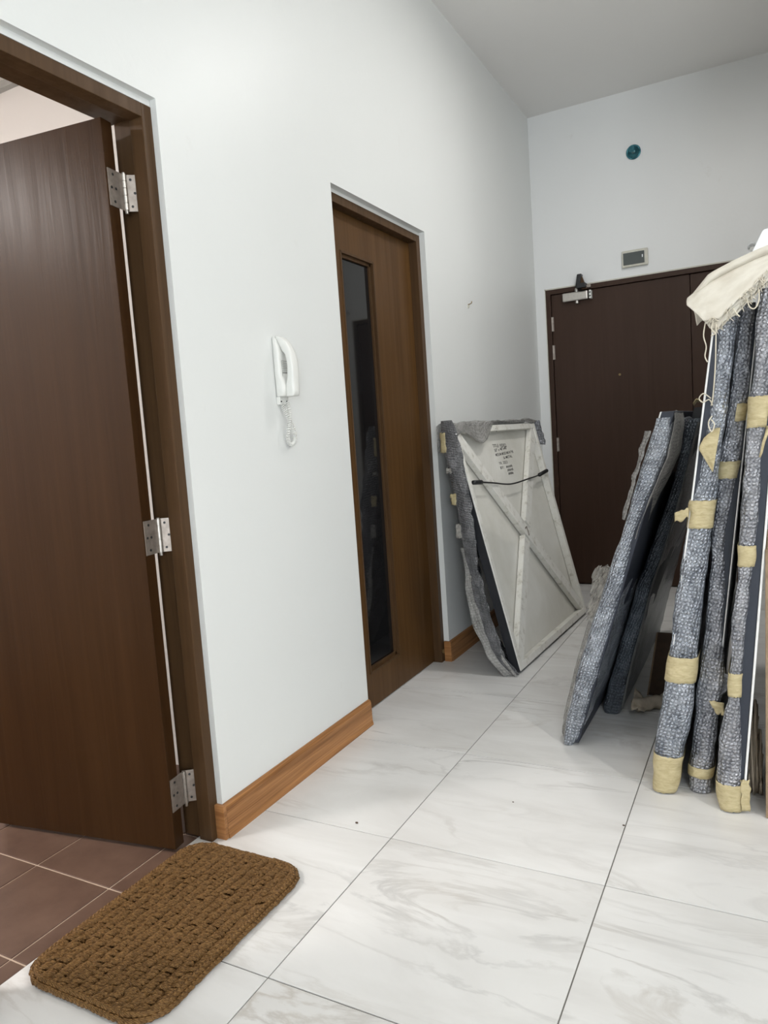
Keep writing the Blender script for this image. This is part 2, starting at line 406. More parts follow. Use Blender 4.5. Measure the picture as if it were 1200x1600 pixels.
# washroom beyond the open door
wf = struct(box('floor_washroom', (-2.3, -0.085, -1.3, 1.9, -0.06, -0.0085), M_groutb))
k0 = None
for i in range(-8, 1):
    for j in range(-6, 4):
        x0 = -0.146 + i * 0.2995; y0 = 1.103 + j * 0.2945
        x1 = min(x0 + 0.2995, -0.088); y1 = min(y0 + 0.2945, 1.77)
        if x1 < -2.2 or y1 - y0 < 0.03: continue
        key = ('b', round(x1 - x0, 4), round(y1 - y0, 4))
        if key not in cache:
            o = obj('floor_tile', rim_tile(key[1] - 0.005, key[2] - 0.005, 0.01, 0.0012), M_btile, wf); cache[key] = o.data
        else:
            o = bpy.data.objects.new('floor_tile', cache[key]); C.objects.link(o); o.parent = wf
        o.location = (x0 + 0.0025, y0 + 0.0025, -0.006)
struct(box('wall_washroom_far', (-2.3, WX, 1.77, 1.9, -0.06, 2.6), M_wash))
struct(box('wall_washroom_left', (-2.4, -2.3, -1.3, 1.9, -0.06, 2.6), M_wash))
struct(box('wall_washroom_near', (-2.4, WX, -1.4, -1.3, -0.06, 2.6), M_wash))
struct(box('ceiling_washroom', (-2.4, WX, -1.4, 1.9, 2.6, 2.68), M_wash))
struct(box('shadow_strip_1', (-2.3, WX, 1.745, 1.77, 2.575, 2.6), M_plasticd))  # added grey strip colours in the shadow gap between wall and ceiling

# baseboards: extruded profile with returns into the door reveals
def baseboard(name, y0, y1, ret0, ret1):
    prof = [(0, 0), (0.018, 0), (0.018, 0.006), (0.0145, 0.020), (0.0135, 0.092), (0.010, 0.102), (0.004, 0.106), (0, 0.106)]
    n = len(prof); vs = [(x, y0, z) for x, z in prof] + [(x, y1, z) for x, z in prof]
    fs = [(k, (k + 1) % n, n + (k + 1) % n, n + k) for k in range(n)] + [tuple(range(n))[::-1], tuple(range(n, 2 * n))]
    fs = [f[::-1] for f in fs]
    o = struct(pydata(name, vs, fs, M_base, None, False))
    if ret0: box('end_return', (-0.024, 0.0145, y0 - 0.014, y0 - 0.0005, 0, 0.106), M_basex, o, 0.002)
    if ret1: box('end_return', (-0.024, 0.0145, y1 + 0.0005, y1 + 0.012, 0, 0.106), M_basex, o, 0.002)
    return o
baseboard('baseboard_left', 1.42, 2.333, True, False)
baseboard('baseboard_left_far', 3.203, D - 0.005, True, False)

# ------------------------------------------------------------------ door 1: open washroom door
d1 = sempty('door_1', (-0.09, 1.35, 0))
def at(o, root):                # keep world coordinates while parenting under a moved empty
    o.parent = root; o.matrix_parent_inverse = Matrix.Translation(-root.location); return o
bm = bmesh.new()
ya, yb, ht = DO1
fo = 0.004
def jamb(bm, yo, yi, step):     # outer face yo, inner face yi, rebate set back by step
    a, b = sorted((yo, yi)); bx(bm, -0.068, -0.020, a, b, 0, ht - 0.018, 0.002)
    a, b = sorted((yo, yi + step)); bx(bm, -0.1385, -0.066, a, b, 0, ht - 0.018, 0.0015)
jamb(bm, yb, yb - 0.037, 0.012); jamb(bm, ya, ya + 0.037, -0.012)
bx(bm, -0.068, -0.0205, ya + 0.036, yb - 0.036, ht - 0.055, ht - 0.0185, 0.002); bx(bm, -0.1495, -0.067, ya + 0.024, yb - 0.024, ht - 0.043, ht - 0.0185, 0.0015)
at(obj('door_frame', bm, M_frame), d1)
# plaster filler between the reveal and the frame
bm = bmesh.new()
bx(bm, -0.15, -0.022, yb - 0.0005, yb + 0.002, 0, ht); bx(bm, -0.15, -0.022, ya, yb, ht - 0.017, ht + 0.001)
at(obj('reveal_plaster', bm, M_wall), d1)
# leaf opened into the washroom
ang = math.atan2(1.206 - 1.300, -0.756 + 0.087)
leaf = box('leaf', (0, 0.690, -0.042, 0, 0.008, 2.072), M_door, None, 0.0015)
leaf.rotation_euler = (0, 0, ang); leaf.location = (-0.087, 1.300, 0)
at(leaf, d1)
Rl = Matrix.Rotation(ang, 4, 'Z')
for z in (1.895, 0.935, 0.170):
    bm = bmesh.new()
    kx, ky = -0.090, 1.3640
    for q in range(5):      # knuckle barrel in five segments
        z0 = z - 0.049 + q * 0.0196; cyl(bm, (kx, ky, z0 + 0.0008), (kx, ky, z0 + 0.0188), 0.0066, seg=14)
    cyl(bm, (kx, ky, z - 0.058), (kx, ky, z + 0.052), 0.0048, seg=10)
    hp = at(obj('hinge', bm, M_steel, None, False), d1)
    bm = bmesh.new(); v_ = [(-0.0985, 1.3665), (-0.0660, 1.3935)]     # jamb plate turned towards the knuckle
    for (xa, ya_), (xb, yb_) in ((v_[0], v_[1]),):
        q = [bm.verts.new((xx, yy, zz)) for zz in (z - 0.049, z + 0.049) for xx, yy in ((xa, ya_), (xb, yb_), (xb + 0.001, yb_ + 0.0025), (xa - 0.003, ya_ + 0.002))]
        for f in ((3, 2, 1, 0), (4, 5, 6, 7), (0, 1, 5, 4), (1, 2, 6, 5), (2, 3, 7, 6), (3, 0, 4, 7)): bm.faces.new([q[k] for k in f])
    bmesh.ops.recalc_face_normals(bm, faces=bm.faces); o = obj('plate', bm, M_steel2); o.parent = hp
    bm = bmesh.new(); vs = bx(bm, -0.0024, 0.0, -0.062, -0.003, z - 0.049, z + 0.049)
    for v in vs: v.co = Rl @ Vector((v.co.x - 0.0006, v.co.y, v.co.z)) + Vector((-0.087, 1.300, 0))
    o = obj('plate', bm, M_steel2); o.parent = hp; hg = hp
    bm = bmesh.new()
    for dz in (-0.036, 0, 0.036):
        for px_ in (-0.030, -0.013) if dz == 0 else (-0.022,):
            c0 = Rl @ Vector((-0.0032, px_, z + dz)) + Vector((-0.087, 1.300, 0)); c1 = Rl @ Vector((-0.0042, px_, z + dz)) + Vector((-0.087, 1.300, 0))
            cyl(bm, c0, c1, 0.0038, seg=10)
        f_ = 0.72 if dz == 0 else 0.5; pj = Vector((-0.0985 + 0.0325 * f_, 1.3665 + 0.027 * f_, z + dz)); nj = Vector((0.64, -0.77, 0)); cyl(bm, pj, pj + nj * 0.0012, 0.0036, seg=10)
    so = obj('screws', bm, M_black); so.parent = hg

# ------------------------------------------------------------------ door 2: flush pocket door with a narrow glass light
d2 = sempty('door_2', (-0.07, 2.77, 0))
ya, yb, ht = DO2
bm = bmesh.new()
bx(bm, -0.15, -0.028, yb - 0.040, yb - 0.001, 0, ht - 0.014, 0.002); bx(bm, -0.15, -0.028, ya, ya + 0.03, 0, ht - 0.014, 0.002)
bx(bm, -0.149, -0.0285, ya + 0.029, yb - 0.039, ht - 0.050, ht - 0.0145, 0.002)
at(obj('door_frame', bm, M_frame), d2)
bm = bmesh.new()
bx(bm, -0.15, -0.030, yb - 0.0008, yb + 0.002, 0, ht); bx(bm, -0.15, -0.030, ya, yb, ht - 0.016, ht + 0.001)
at(obj('reveal_plaster', bm, M_wall), d2)
LX = -0.070; gy0, gy1, gz0, gz1 = 2.487, 2.775, 0.155, 1.952
bm = bmesh.new()
bx(bm, LX - 0.04, LX, ya + 0.03, gy0, 0.006, ht - 0.052); bx(bm, LX - 0.04, LX, gy1, yb - 0.042, 0.006, ht - 0.052)
bx(bm, LX - 0.04, LX, gy0, gy1, 0.006, gz0); bx(bm, LX - 0.04, LX, gy0, gy1, gz1, ht - 0.052)
bmesh.ops.remove_doubles(bm, verts=bm.verts, dist=1e-5)
lf2 = at(obj('leaf', bm, M_door2), d2)
gl = box('glass_pane', (LX - 0.026, LX - 0.020, gy0, gy1, gz0, gz1), M_glass); gl.parent = lf2
for k, (a, b, c_, d_) in enumerate(((gy0, gy0 + 0.022, gz0, gz1), (gy1 - 0.022, gy1, gz0, gz1), (gy0, gy1, gz0, gz0 + 0.022), (gy0, gy1, gz1 - 0.022, gz1))):
    bm = bmesh.new()
    vert = k < 2
    for s, (dep, wd) in enumerate(((0.003, 0.009), (0.0, 0.006), (-0.010, 0.022))):
        if k == 0: bx(bm, LX - 0.020, LX + dep, a - 0.001, a + wd, c_, d_, 0.001)
        elif k == 1: bx(bm, LX - 0.020, LX + dep, b - wd, b + 0.001, c_, d_, 0.001)
        elif k == 2: bx(bm, LX - 0.020, LX + dep, a, b, c_ - 0.001, c_ + wd, 0.001)
        else: bx(bm, LX - 0.020, LX + dep, a, b, d_ - wd, d_ + 0.001, 0.001)
    o = obj('glazing_bead', bm, M_frame); o.parent = lf2
bm = bmesh.new(); bx(bm, LX, LX + 0.002, 2.392, 2.440, 0.955, 1.195, 0.0008); bx(bm, LX + 0.0005, LX + 0.003, 2.402, 2.430, 0.985, 1.165, 0.0008)
o = obj('flush_pull', bm, M_brass); o.parent = lf2; o['label'] = 'dull brass flush pull plate'
bm = bmesh.new(); cyl(bm, (-0.030, yb - 0.02, 0.055), (-0.024, yb - 0.02, 0.055), 0.011, seg=16)
at(obj('door_stop_button', bm, M_brass), d2)

# ------------------------------------------------------------------ door 3: double entry door in the far wall
d3 = sempty('door_3', (0.714, D + 0.03, 0))
x0, x1, ht = EX
bm = bmesh.new()
for (a, b) in ((x0 + 0.006, x0 + 0.040), (x1 - 0.040, x1 - 0.006)): bx(bm, a, b, D - 0.004, D + 0.15, 0, ht - 0.008, 0.002)
bx(bm, x0 + 0.039, x1 - 0.039, D - 0.0035, D + 0.149, ht - 0.042, ht - 0.0085, 0.002)
at(obj('door_frame', bm, M_door3), d3)
bm = bmesh.new()
bx(bm, x0, x0 + 0.007, D - 0.0015, D + 0.03, 0, ht); bx(bm, x1 - 0.007, x1, D - 0.0015, D + 0.03, 0, ht); bx(bm, x0, x1, D - 0.0015, D + 0.03, ht - 0.009, ht)
at(obj('plaster_bead', bm, M_ivory), d3)
SPL = 1.034
lfA = at(box('leaf', (x0 + 0.043, SPL - 0.002, D + 0.012, D + 0.055, 0.008, ht - 0.045), M_door3, None, 0.002), d3)
at(box('leaf', (SPL + 0.002, x1 - 0.043, D + 0.014, D + 0.057, 0.008, ht - 0.045), M_door3, None, 0.002), d3)
bm = bmesh.new(); bx(bm, x0 + 0.04, x1 - 0.04, D + 0.06, D + 0.15, 0, ht - 0.04); at(obj('back_panel', bm, M_door3), d3)
for z in (1.905, 1.705, 1.04):
    bm = bmesh.new(); cyl(bm, (x0 + 0.041, D + 0.008, z - 0.05), (x0 + 0.041, D + 0.008, z + 0.05), 0.007, seg=10)
    bx(bm, x0 + 0.030, x0 + 0.055, D + 0.004, D + 0.0125, z - 0.05, z + 0.05)
    at(obj('hinge', bm, M_steel2), d3)
bm = bmesh.new(); cyl(bm, (0.567, D + 0.012, 1.502), (0.567, D + 0.006, 1.502), 0.008, seg=14); at(obj('peephole', bm, M_brass), d3)

# door closer screwed to the entry door
t = thing('door_closer', 'silver hydraulic door closer with folded arm atop the entry door', 'door closer', (0.29, D, 2.08))
yf = D + 0.012
bm = bmesh.new(); bx(bm, 0.200, 0.376, yf - 0.045, yf, 2.043, 2.103, 0.008); at(obj('body', bm, M_steel), t)
bm = bmesh.new(); bx(bm, 0.385, 0.402, yf - 0.046, yf, 2.044, 2.102, 0.006)
at(obj('end_cap', bm, M_plastic), t)
bm = bmesh.new()
for z in (2.061, 2.085): cyl(bm, (0.3935, yf - 0.0475, z), (0.3935, yf - 0.045, z), 0.0055, seg=10)
at(obj('end_cap_screw', bm, M_black), t)
bm = bmesh.new(); cyl(bm, (0.298, yf - 0.022, 2.025), (0.298, yf - 0.022, 2.128), 0.013, seg=14); at(obj('spindle', bm, M_steel), t)
bm = bmesh.new(); bx(bm, 0.310, 0.372, D - 0.075, D - 0.004, 2.118, 2.150, 0.004)
v = bx(bm, 0.300, 0.330, D - 0.060, D - 0.005, 2.125, 2.215, 0.004)
for q in bm.verts:
    if q.co.z > 2.155: q.co.x += (q.co.z - 2.155) * 0.25
at(obj('arm_bracket', bm, M_black), t)
bm = bmesh.new(); v = bx(bm, 0.33, 0.365, D - 0.045, D - 0.025, 2.11, 2.20, 0.003)
for q in bm.verts: q.co.x += (2.20 - q.co.z) * 0.35 - 0.02
at(obj('arm', bm, M_frame), t)
bm = bmesh.new(); bx(bm, 0.366, 0.398, D - 0.030, D - 0.004, 2.120, 2.140, 0.003); at(obj('shoe', bm, M_steel2), t)

# chime panel above the entry door
t = thing('door_chime_panel', 'small ivory framed grey panel on the wall above the entry door', 'chime', (0.696, D, 2.265))
bm = bmesh.new()
bx(bm, 0.612, 0.781, D - 0.024, D, 2.212, 2.322, 0.006)
at(obj('housing', bm, M_ivory), t)
bm = bmesh.new(); bx(bm, 0.622, 0.759, D - 0.0265, D - 0.022, 2.226, 2.306, 0.002); at(obj('smoked_front', bm, M_screen), t)
bm = bmesh.new(); bx(bm, 0.743, 0.750, D - 0.028, D - 0.026, 2.263, 2.282, 0.001); at(obj('indicator', bm, M_foam), t)

# sidewall sprinkler
t = thing('wall_sprinkler', 'round teal chrome sprinkler cup on the wall above the chime panel', 'sprinkler', (0.708, D, 2.955))
bm = bmesh.new()
prof = [(0.047, 0.0), (0.047, 0.006), (0.042, 0.009), (0.036, 0.004), (0.028, -0.001), (0.0, -0.001)]
seg = 28; rings = []
for r, d in prof:
    rings.append([bm.verts.new((0.708 + r * math.cos(2 * math.pi * k / seg), D - 0.002 - d, 2.955 + r * math.sin(2 * math.pi * k / seg))) for k in range(seg)] if r > 0 else [bm.verts.new((0.708, D - 0.002 - d, 2.955))])
for a, b in zip(rings[:-1], rings[1:]):
    for k in range(seg):
        k2 = (k + 1) % seg
        bm.faces.new((a[k], a[k2], b[k2], b[k]) if len(b) > 1 else (a[k], a[k2], b[0]))
bmesh.ops.recalc_face_normals(bm, faces=bm.faces)
at(obj('cup', bm, M_teal, None, True), t)
bm = bmesh.new(); cyl(bm, (0.708, D - 0.001, 2.957), (0.700, D - 0.030, 2.963), 0.012, 0.009, 14)
at(obj('nozzle', bm, M_steel), t)
bm = bmesh.new(); bx(bm, 0.684, 0.716, D - 0.034, D - 0.030, 2.950, 2.986, 0.001); at(obj('deflector', bm, M_teal), t)

# small hook and nail
t = thing('wall_hook', 'tiny bent nail stuck in the white wall above the leaning canvas', 'nail', (0, 3.751, 1.886))
at(tube([(0, 3.751, 1.882), (0.012, 3.751, 1.884), (0.022, 3.751, 1.888), (0.024, 3.751, 1.898)], 0.0028, 8, 'shank', M_brass), t)
bm = bmesh.new(); cyl(bm, (0.0, 3.751, 1.872), (0.006, 3.751, 1.872), 0.009, seg=12); at(obj('plug', bm, M_ivory), t)
t = thing('cable_clip', 'small white cup hook on the wall beside the entry door top corner', 'hook', (1.402, D, 2.219))
at(tube([(1.385, D - 0.002, 2.208), (1.385, D - 0.02, 2.222), (1.392, D - 0.026, 2.232), (1.402, D - 0.028, 2.236), (1.412, D - 0.026, 2.232), (1.419, D - 0.02, 2.222)], 0.0068, 8, 'loop', M_foam), t)
bm = bmesh.new(); cyl(bm, (1.402, D, 2.205), (1.402, D - 0.006, 2.205), 0.014, seg=16); at(obj('base', bm, M_plastic), t)

# ------------------------------------------------------------------ lamps (out of the frame)
def lamp(name, loc, label, r=0.17):
    t = thing(name, label, 'lamp', loc)
    bm = bmesh.new(); cyl(bm, (loc[0], loc[1], H - 0.03), (loc[0], loc[1], H), r, seg=32); at(obj('rim', bm, M_plastic), t)
    bm = bmesh.new(); cyl(bm, (loc[0], loc[1], H - 0.045), (loc[0], loc[1], H - 0.028), r * 0.85, r * 0.9, seg=32); at(obj('diffuser', bm, M_lamp), t)
lamp('ceiling_lamp', LAMP_ROOM, 'round ceiling lamp in the room beyond the corridor corner')
lamp('ceiling_lamp', LAMP_HALL, 'small round ceiling lamp over the corridor floor', 0.12)
lamp('ceiling_lamp', LAMP_FILL, 'added round ceiling lamp brightening the foreground')

# ------------------------------------------------------------------ intercom phone on the left wall
t = thing('intercom_phone', 'white wall intercom handset with coiled cord between the two doors', 'phone', (0, 1.905, 1.43))
def loftbox(sections):            # sections: list of (z, x0, x1, y0, y1); rounded rectangles lofted in z
    vs, fs = [], []; n = 16
    for (z, xa, xb, y0, y1) in sections:
        cx, cy, hx, hy = (xa + xb) / 2, (y0 + y1) / 2, (xb - xa) / 2, (y1 - y0) / 2
        for k in range(n):
            a = 2 * math.pi * (k + 0.5) / n; ca, sa = math.cos(a), math.sin(a)
            vs.append((cx + hx * math.copysign(abs(ca) ** 0.45, ca), cy + hy * math.copysign(abs(sa) ** 0.45, sa), z))
    for i in range(len(sections) - 1):
        for k in range(n):
            k2 = (k + 1) % n; fs.append((i * n + k, i * n + k2, (i + 1) * n + k2, (i + 1) * n + k))
    fs.append(tuple(range(n))[::-1]); m0 = (len(sections) - 1) * n; fs.append(tuple(range(m0, m0 + n)))
    return vs, fs
PY0, PY1 = 1.862, 1.926
v_, f_ = loftbox([(1.335, 0.0, 0.030, PY0 + .004, PY1 - .004), (1.340, 0.0, 0.036, PY0, PY1), (1.37, 0.0, 0.038, PY0, PY1), (1.392, 0.0, 0.032, PY0, PY1), (1.40, 0.0, 0.028, PY0, PY1), (1.46, 0.0, 0.026, PY0, PY1), (1.478, 0.0, 0.027, PY0, PY1), (1.50, 0.0, 0.024, PY0 + .001, PY1 - .001), (1.53, 0.0, 0.014, PY0 + .003, PY1 - .003), (1.536, 0.0, 0.010, PY0 + .006, PY1 - .006)])
at(pydata('base', v_, f_, M_plastic), t)
hs = []
for (z, xa, xb) in ((1.334, .036, .064), (1.338, .034, .069), (1.352, .034, .071), (1.372, .035, .071), (1.385, .040, .0715), (1.40, .044, .0725), (1.43, .047, .073), (1.455, .046, .071), (1.475, .041, .067), (1.488, .030, .062), (1.505, .022, .054), (1.522, .014, .042), (1.533, .010, .028), (1.537, .010, .020)):
    hs.append((z, xa, xb, PY0 + 0.010, PY1 - 0.014))
v_, f_ = loftbox(hs); at(pydata('handset', v_, f_, M_plastic), t)
gr = at(box('speaker_grille', (0.024, 0.0275, PY0 + 0.012, PY0 + 0.05, 1.400, 1.455), M_plasticd, None, 0.001), t)
bm = bmesh.new()
for k in range(6): bx(bm, 0.0275, 0.029, PY0 + 0.014, PY0 + 0.048, 1.418 + k * 0.006, 1.421 + k * 0.006)
o = obj('grille_rib', bm, M_plastic); o.parent = gr
bm = bmesh.new(); bx(bm, 0, 0.014, PY0 + 0.004, PY0 + 0.054, 1.308, 1.336, 0.003); at(obj('cord_bracket', bm, M_plastic), t)
for y in (PY0 + 0.012, PY0 + 0.044):
    bm = bmesh.new(); cyl(bm, (0.014, y, 1.318), (0.0152, y, 1.318), 0.0035, seg=10); at(obj('socket', bm, M_black), t)
path = [(0.014, 1.874, 1.318), (0.016, 1.880, 1.300), (0.018, 1.892, 1.280), (0.020, 1.905, 1.258), (0.022, 1.918, 1.235), (0.020, 1.930, 1.210), (0.016, 1.934, 1.190), (0.014, 1.925, 1.176), (0.014, 1.908, 1.172), (0.016, 1.894, 1.183), (0.022, 1.886, 1.205), (0.026, 1.890, 1.235), (0.026, 1.898, 1.262), (0.022, 1.906, 1.290), (0.016, 1.906, 1.318)]
def spline(pts, n):
    pts = [Vector(p) for p in pts]; out = []; m = len(pts) - 1
    for i in range(n + 1):
        u = i / n * m; k = min(int(u), m - 1); f = u - k
        p0, p1, p2, p3 = pts[max(k - 1, 0)], pts[k], pts[k + 1], pts[min(k + 2, m)]
        out.append(0.5 * ((2 * p1) + (p2 - p0) * f + (2 * p0 - 5 * p1 + 4 * p2 - p3) * f * f + (3 * p1 - p0 - 3 * p2 + p3) * f ** 3))
    return out
cp = spline(path, 560); hel = []
for i, p in enumerate(cp):
    tdir = (cp[min(i + 1, 560)] - cp[max(i - 1, 0)]).normalized(); n1 = tdir.cross(Vector((1, 0, 0.1))).normalized(); n2 = tdir.cross(n1)
    a = i / 560 * 2 * math.pi * 52; hel.append(p + (n1 * math.cos(a) + n2 * math.sin(a)) * 0.0052)
at(tube(hel, 0.0019, 5, 'coiled_cord', M_plastic), t)

# ------------------------------------------------------------------ crocheted door mat
mt = thing('door_mat', 'brown crocheted yarn door mat with rounded corners by the open door', 'mat', (0.14, 1.06, 0))
MX0, MX1, MY0, MY1, MR = -0.066, 0.348, 0.762, 1.362, 0.085
def inside(x, y, m=0.0):
    cx = min(max(x, MX0 + MR), MX1 - MR); cy = min(max(y, MY0 + MR), MY1 - MR)
    return math.hypot(x - cx, y - cy) <= MR - m + 1e-6 if (x != cx or y != cy) else True
def outline(m, n=22):
    pts = []
    for (cx, cy, a0) in ((MX1 - MR, MY1 - MR, 0), (MX0 + MR, MY1 - MR, 90), (MX0 + MR, MY0 + MR, 180), (MX1 - MR, MY0 + MR, 270)):
        for k in range(n + 1):
            a = math.radians(a0 + 90 * k / n); pts.append((cx + (MR - m) * math.cos(a), cy + (MR - m) * math.sin(a)))
    return pts
bm = bmesh.new(); oo = outline(0.012); lo = [bm.verts.new((x, y, 0.0)) for x, y in oo]; hi = [bm.verts.new((x, y, 0.010)) for x, y in oo]
bm.faces.new(lo[::-1]); bm.faces.new(hi)
for k in range(len(lo)): bm.faces.new((lo[k], lo[(k + 1) % len(lo)], hi[(k + 1) % len(lo)], hi[k]))
at(obj('backing', bm, M_yarnbase), mt)
MV, MF, MU = [], [], []
def strand(pts, r):
    v, f, u = tube(pts, r, 6, None)
    b = len(MV); MV.extend(v); MF.extend([tuple(b + i for i in q) for q in f]); MU.extend(u)
rnd = random.Random(3)
NR = 14; pit = (MX1 - MX0 - 0.026) / NR; sp = 0.0072
for r in range(NR):
    xc = MX0 + 0.013 + (r + 0.5) * pit
    n = int((MY1 - MY0) / sp)
    for k in range(n):
        yc = MY0 + 0.006 + (k + 0.5) * sp + (r % 2) * sp * 0.5
        if not inside(xc, yc, 0.014): continue
        jx, jy, jz = rnd.gauss(0, .0022) + 0.003 * noise.noise(Vector((r * 3.1, yc * 14, 0))), rnd.gauss(0, .0013), rnd.gauss(0, .0019)
        hw = pit * 0.54 * rnd.uniform(.85, 1.1); sl = 0.0085 + rnd.gauss(0, .0022)
        strand([(xc - hw + jx, yc - sl + jy, 0.0065), (xc - hw * .6 + jx, yc - sl * .6 + jy, 0.0165 + jz), (xc + jx, yc + jy, 0.0212 + jz), (xc + hw * .6 + jx, yc + sl * .6 + jy, 0.0168 + jz), (xc + hw + jx, yc + sl + jy, 0.0065)], 0.0047)
# edge chain
for ring, (m, zz) in enumerate(((0.008, 0.0095), (0.017, 0.0165))):
    pts = outline(m); P = [Vector((x, y, 0)) for x, y in pts]; P.append(P[0]); tot = 0; seg_ = []
    for a, b in zip(P[:-1], P[1:]): seg_.append((tot, a, b)); tot += (b - a).length
    s = 0.0
    while s < tot:
        for (s0, a, b) in seg_:
            ln = (b - a).length
            if s0 <= s < s0 + ln + 1e-9 and ln > 1e-6:
                p = a.lerp(b, (s - s0) / ln); tg = (b - a).normalized(); nm = Vector((tg.y, -tg.x, 0)); break
        j = rnd.gauss(0, .001)
        q = [p - tg * 0.010 - nm * 0.006, p - tg * 0.003 + nm * (0.004 + j), p + tg * 0.005 + nm * (0.005 + j), p + tg * 0.012 - nm * 0.004]
        strand([(q[0].x, q[0].y, zz - 0.003), (q[1].x, q[1].y, zz + 0.002), (q[2].x, q[2].y, zz + 0.001), (q[3].x, q[3].y, zz - 0.003)], 0.0060)
        s += 0.0115
o = pydata('crochet_stitches', MV, MF, M_yarn, None, True, MU); o['kind'] = 'stuff'; at(o, mt)

# ------------------------------------------------------------------ bare canvas leaning on the left wall, back to the room
def rotvec(r):
    th = Vector(r).length; return Matrix.Rotation(th, 4, Vector(r))
lc = thing('stretched_canvas', 'white canvas back with cross braces and hanging cord, leaning on the wall', 'canvas', (0.409, 3.109, 0.012))
lc.matrix_world = Matrix.Translation((0.409, 3.109, 0.013)) @ rotvec((-0.004, -0.233, -0.046))
CW, CH, CT = 1.20, 1.223, 0.046      # local: x = thickness (0 at the back face), y = width, z = height
def ploc(o): o.parent = lc; return o
BW = 0.034
bm = bmesh.new(); bx(bm, -CT, -CT + 0.004, 0.002, CW - 0.002, 0.002, CH - 0.002); ploc(obj('canvas_sheet', bm, M_back))
bm = bmesh.new()                 # painted edges wrapping the bars
bx(bm, -CT, -0.006, -0.003, 0.0, -0.002, CH); bx(bm, -CT, -0.006, CW, CW + 0.003, -0.002, CH)
bx(bm, -CT, -0.006, 0, CW, -0.003, 0); bx(bm, -CT, -0.006, 0, CW, CH, CH + 0.003)
bx(bm, -CT - 0.003, -CT, -0.003, CW + 0.003, -0.003, CH + 0.003)
ploc(obj('painted_edge', bm, M_blackpaint))
for (a, b, c_, d_) in ((0, BW, 0, CH), (CW - BW, CW, 0, CH), (BW, CW - BW, 0, BW), (BW, CW - BW, CH - BW, CH)):
    bm = bmesh.new(); bx(bm, -0.040, 0.0, a, b, c_, d_, 0.003); ploc(obj('stretcher_bar', bm, M_bar))
def brace(p, q, w, xa, xb, name='cross_brace'):
    p = Vector((0, *p)); q = Vector((0, *q)); d = (q - p).normalized(); n = Vector((0, -d.z, d.y)) * w / 2
    bm = bmesh.new(); vs = []
    for x in (xa, xb):
        for s in (p + n, q + n, q - n, p - n): vs.append(bm.verts.new((x, s.y, s.z)))
    for f in ((3, 2, 1, 0), (4, 5, 6, 7), (0, 1, 5, 4), (1, 2, 6, 5), (2, 3, 7, 6), (3, 0, 4, 7)): bm.faces.new([vs[k] for k in f])
    bmesh.ops.recalc_face_normals(bm, faces=bm.faces)
    bmesh.ops.bevel(bm, geom=list(bm.edges), offset=0.0025, segments=2, affect='EDGES')
    return ploc(obj(name, bm, M_bar))
brace((BW * .7, CH - BW * .9), (CW - BW * .7, BW * .9), 0.070, -0.036, -0.006)
brace((BW * .7, BW * .9), (CW / 2 - .035, CH / 2 - .035), 0.070, -0.036, -0.004)
brace((CW / 2 + .035, CH / 2 + .035), (CW - BW * .7, CH - BW * .9), 0.070, -0.036, -0.004)
bm = bmesh.new()
for k in range(7): cyl(bm, (-0.007, CW / 2 + rnd.uniform(-.03, .03), CH / 2 + rnd.uniform(-.03, .03)), (-0.0045, CW / 2, CH / 2 + rnd.uniform(-.03, .03)), 0.004, seg=8)
ploc(obj('brace_screws', bm, M_steel2))
# hanging cord with taped ends
cord = spline([(0.006, 0.040, 0.938), (0.007, 0.14, 0.930), (0.005, 0.30, 0.912), (0.003, 0.42, 0.896), (0.002, 0.53, 0.886), (0.003, 0.66, 0.886), (0.004, 0.80, 0.891), (0.006, 1.00, 0.897), (0.006, 1.165, 0.912)], 60)
ploc(tube(cord, 0.0042, 8, 'hanging_cord', M_black))
for a, b in ((cord[0], cord[7]), (cord[53], cord[60])):
    ploc(tube([a, a.lerp(b, .33), a.lerp(b, .66), b], 0.0115, 10, 'cord_tape', M_black))
# marker lettering on the canvas back
def lettering(txt, y, z, size, width=None, tilt=0.0):
    cu = bpy.data.curves.new('txt', 'FONT'); cu.body = txt; cu.size = size; cu.offset = 0.0001
    tmp = bpy.data.objects.new('txt', cu); C.objects.link(tmp)
    me = bpy.data.meshes.new_from_object(tmp.evaluated_get(bpy.context.evaluated_depsgraph_get()))
    bpy.data.objects.remove(tmp); bpy.data.curves.remove(cu)
    w = max(v.co.x for v in me.vertices) if me.vertices else 1
    k = (width / w) if width else 1
    for v in me.vertices:
        xx, yy = v.co.x * k, v.co.y + v.co.x * k * tilt; v.co = Vector((-CT + 0.0046, y + xx, z + yy))
    me.materials.append(M_ink); o = bpy.data.objects.new('marker_lettering', me); C.objects.link(o); o.parent = lc; return o
bpy.context.view_layer.update()
lettering('TITLE: VIDEO', 0.530, 1.106, 0.026, 0.200, -0.02)
lettering('50" x 48"x48"', 0.535, 1.080, 0.024, 0.200, 0.04)
lettering('MEDIUM: MIXED INK IN THE', 0.535, 1.055, 0.022, 0.280, 0.02)
lettering('& METAL', 0.640, 1.033, 0.022, 0.140, 0.02)
lettering('YR. 2023', 0.550, 1.006, 0.022, 0.130, 0.0)
def scribble(y0, y1, z, h):
    n = 10; pts = [(-CT + 0.0056, y0 + (y1 - y0) * k / n, z + (h if k % 2 else 0) * rnd.uniform(.55, 1.0)) for k in range(n + 1)]
    ploc(tube(pts, 0.0010, 5, 'marker_lettering', M_ink))
lettering('BY:', 0.550, 0.980, 0.022, 0.060, 0.0)
scribble(0.640, 0.735, 0.981, 0.017); scribble(0.645, 0.735, 0.960, 0.016); scribble(0.645, 0.722, 0.940, 0.015)
lettering('2', 0.530, CH - 0.040, 0.030).data.transform(Matrix.Translation((CT - 0.0042, 0, 0)))
